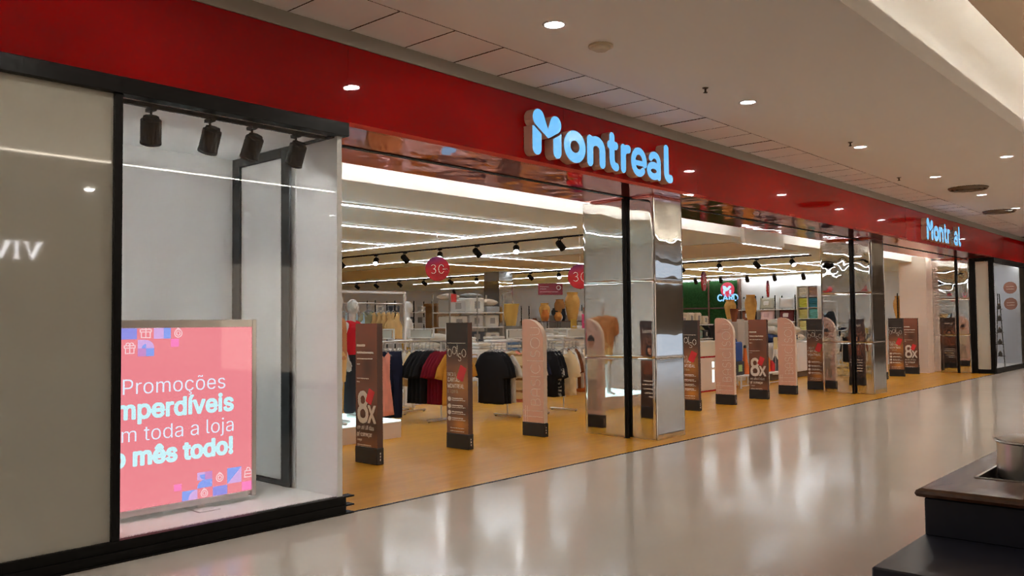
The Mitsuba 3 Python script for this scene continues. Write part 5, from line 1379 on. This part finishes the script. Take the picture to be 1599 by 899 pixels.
part(t, 'cap', moved(lathe([(0, 0), (0.036, 0), (0.03, 0.06), (0, 0.07)], 16), 19.02, 3.6, 0.92), 'vc_satin', 40, color=lin(40, 40, 44))
for i, (x_, c_, h_, n_) in enumerate(((19.9, lin(170, 24, 30), 0.36, 'dark red'), (20.1, lin(226, 120, 40), 0.46, 'orange'), (20.36, lin(206, 40, 40), 0.3, 'red'), (20.58, lin(60, 60, 66), 0.4, 'grey'))):
    t = thing('bottle', f'{n_} bottle on the low rack left of the right pink totem', 'bottle')
    part(t, 'body', moved(lathe([(0, 0), (0.07, 0), (0.075, 0.02), (0.075, h_ * 0.65), (0.03, h_ * 0.85), (0.03, h_ * 0.92), (0, h_ * 0.92)], 18), x_, 3.55, 0.30), 'vc_satin', 40, color=c_)
    part(t, 'cap', moved(trimesh.creation.cylinder(0.034, 0.05, sections=14), x_, 3.55, 0.30 + h_ * 0.92 + 0.025), 'vc_satin', 40, color=OFF)
t = thing('frying_pan', 'red round pan leaning on the low rack left of the right pink totem', 'pan')
part(t, 'bowl', moved(lathe([(0, 0), (0.14, 0), (0.17, 0.05), (0.16, 0.05), (0.13, 0.015), (0, 0.015)], 26), 20.25, 3.78, 0.47, 0, PI / 2 - 0.2), 'vc_satin', 40, color=lin(186, 30, 34))
part(t, 'handle', tube((20.25, 3.76, 0.63), (20.25, 3.70, 0.86), 0.014), 'black_metal')
t = thing('price_card', 'pale yellow price card above the red goods', 'price card')
part(t, 'card', bev(20.0, 20.22, 3.32, 3.33, 0.86, 1.16, 0.002), 'vc_satin', color=lin(226, 206, 150))
part(t, 'stand', tube((20.11, 3.335, 0.30), (20.11, 3.335, 1.0), 0.006), 'chrome_tube')
# black figure-like coats behind the counter, dark goods
rack('rack with dark coats behind the counter, right of the second pink totem', (19.3, 5.6), (20.6, 5.6), 1.62)
for i in range(4): garment('tee', 'jacket', f'dark jacket behind the counter, {o_[i]} from the left', 'jacket', 19.5 + i * 0.3, 5.6, 1.62, H_PI + 0.3, (BLK, lin(44, 44, 50), KHA, BLK)[i], 'dark jackets', seed=i, sc=0.85)
# bed with navy and white linen
t = thing('bed', 'bed with draped white linen right of the right pink totem', 'bed')
part(t, 'frame', bev(21.2, 24.0, 3.95, 5.9 - 1.25, 0.0, 0.2, 0.01), 'vc_matte', color=lin(110, 90, 76))
part(t, 'mattress', moved(rbox(2.86, 0.76, 0.78, 0.14), 22.6, 4.29, 0.2), 'vc_matte', 40, color=lin(222, 216, 212))
part(t, 'sheet', frame(drape(Polygon([(-1.4, 0), (1.4, 0), (1.42, -0.78), (-1.42, -0.80)]), 0.012, 0.05, 4), (22.6, 3.89, 0.95), (1, 0, 0), (0, 1, 0)), 'vc_matte', True, color=lin(226, 222, 220))
for i, (x_, z_, w_, c_, n_) in enumerate(((21.6, 0.98, 0.62, NVB, 'navy'), (22.2, 0.98, 0.66, OFF, 'white'), (22.8, 0.98, 0.66, NVB, 'navy'), (21.75, 1.18, 0.6, OFF, 'white'), (22.55, 1.18, 0.6, NVB, 'navy'), (23.2, 0.98, 0.6, OFF, 'white'), (22.1, 1.38, 0.55, OFF, 'white'), (23.0, 1.18, 0.55, OFF, 'white'))):
    pillow(f'{n_} pillow on the bed behind the right pink totem, {o_[i]} of the heap', x_, 4.2, z_, w_, 0.5, 0.24, c_, name='pillow')

# ================================================================== kiosk in the foreground
t = thing('kiosk_counter', 'dark navy kiosk with a polished brown wooden rim in the lower right corner', 'kiosk')
part(t, 'lower_block', bev(3.16, 7.2, -8.4, -4.79, 0.0, 0.71, 0.006), 'navy')
part(t, 'upper_block', bev(3.76, 7.2, -8.4, -4.80, 0.71, 0.862, 0.004), 'navy')
outer = sbox(3.735, -8.4, 7.2, -4.77); inner = sbox(4.13, -8.1, 6.9, -4.90)


def rim(o0, z0, o1, z1):
    pass


prof = [(0.03, 0.862), (0.006, 0.868), (0.0, 0.880), (0.004, 0.892), (0.018, 0.90)]
ms = []
x0, y1, x1, y0 = 3.735, -4.77, 7.2, -8.4
vs, fs = [], []
for d_, z_ in prof: vs += [(x0 + d_, y0, z_), (x0 + d_, y1 - d_, z_), (x1, y1 - d_, z_)]
for i in range(len(prof) - 1):
    for j in range(2): a_ = 3 * i + j; fs += [[a_, a_ + 1, a_ + 4], [a_, a_ + 4, a_ + 3]]
edge = trimesh.Trimesh(vs, fs, process=False)
top = extr(outer.buffer(-0.018, join_style=2).difference(inner), 0.012); top.apply_translation((0, 0, 0.888))
under = extr(outer.buffer(-0.03, join_style=2).difference(inner), 0.026); under.apply_translation((0, 0, 0.862))
part(t, 'wooden_rim', cat(edge, top, under), 'walnut', 25, label='polished brown wooden rim')
part(t, 'mitre_joint', frame(box(-0.001, 0.2, -0.001, 0.001, 0, 0.0006), (3.76, -4.79, 0.90), (0.93, -0.37, 0), (0.37, 0.93, 0)), 'vc_satin', color=lin(30, 18, 14))
part(t, 'recess_trim', cat(box(4.13, 4.142, -8.1, -4.90, 0.862, 0.905), box(4.142, 6.9, -4.912, -4.90, 0.862, 0.905)), 'steel', label='metal trim of the recess')
part(t, 'recess_tray', box(4.142, 6.9, -8.1, -4.912, 0.862, 0.868), 'black_metal', label='black recess')
t = thing('steel_pot', 'stainless steel pot with a lid standing in the kiosk recess', 'pot')
px_, py_, r_ = 4.48, -5.075, 0.158
part(t, 'body', moved(lathe([(0, 0), (r_ - 0.008, 0), (r_ - 0.002, 0.006), (r_, 0.02), (r_, 0.16), (r_ + 0.008, 0.166), (r_ + 0.006, 0.172), (r_ - 0.004, 0.168), (r_ - 0.006, 0.03), (0, 0.03)], 48), px_, py_, 0.868), 'steel', 35)
ld = part(t, 'lid', moved(lathe([(r_ - 0.006, 0.168), (r_ - 0.004, 0.175), (r_ * 0.75, 0.188), (r_ * 0.4, 0.196), (0, 0.199), (0, 0.194), (r_ * 0.7, 0.182), (r_ - 0.006, 0.168)], 48), px_, py_, 0.868), 'steel', 35)
part(ld, 'handle', moved(cat(trimesh.creation.torus(0.03, 0.006, 20, 8), trimesh.creation.cylinder(0.012, 0.02, sections=14)), px_ - 0.02, py_, 0.868 + 0.212), 'steel', 35)
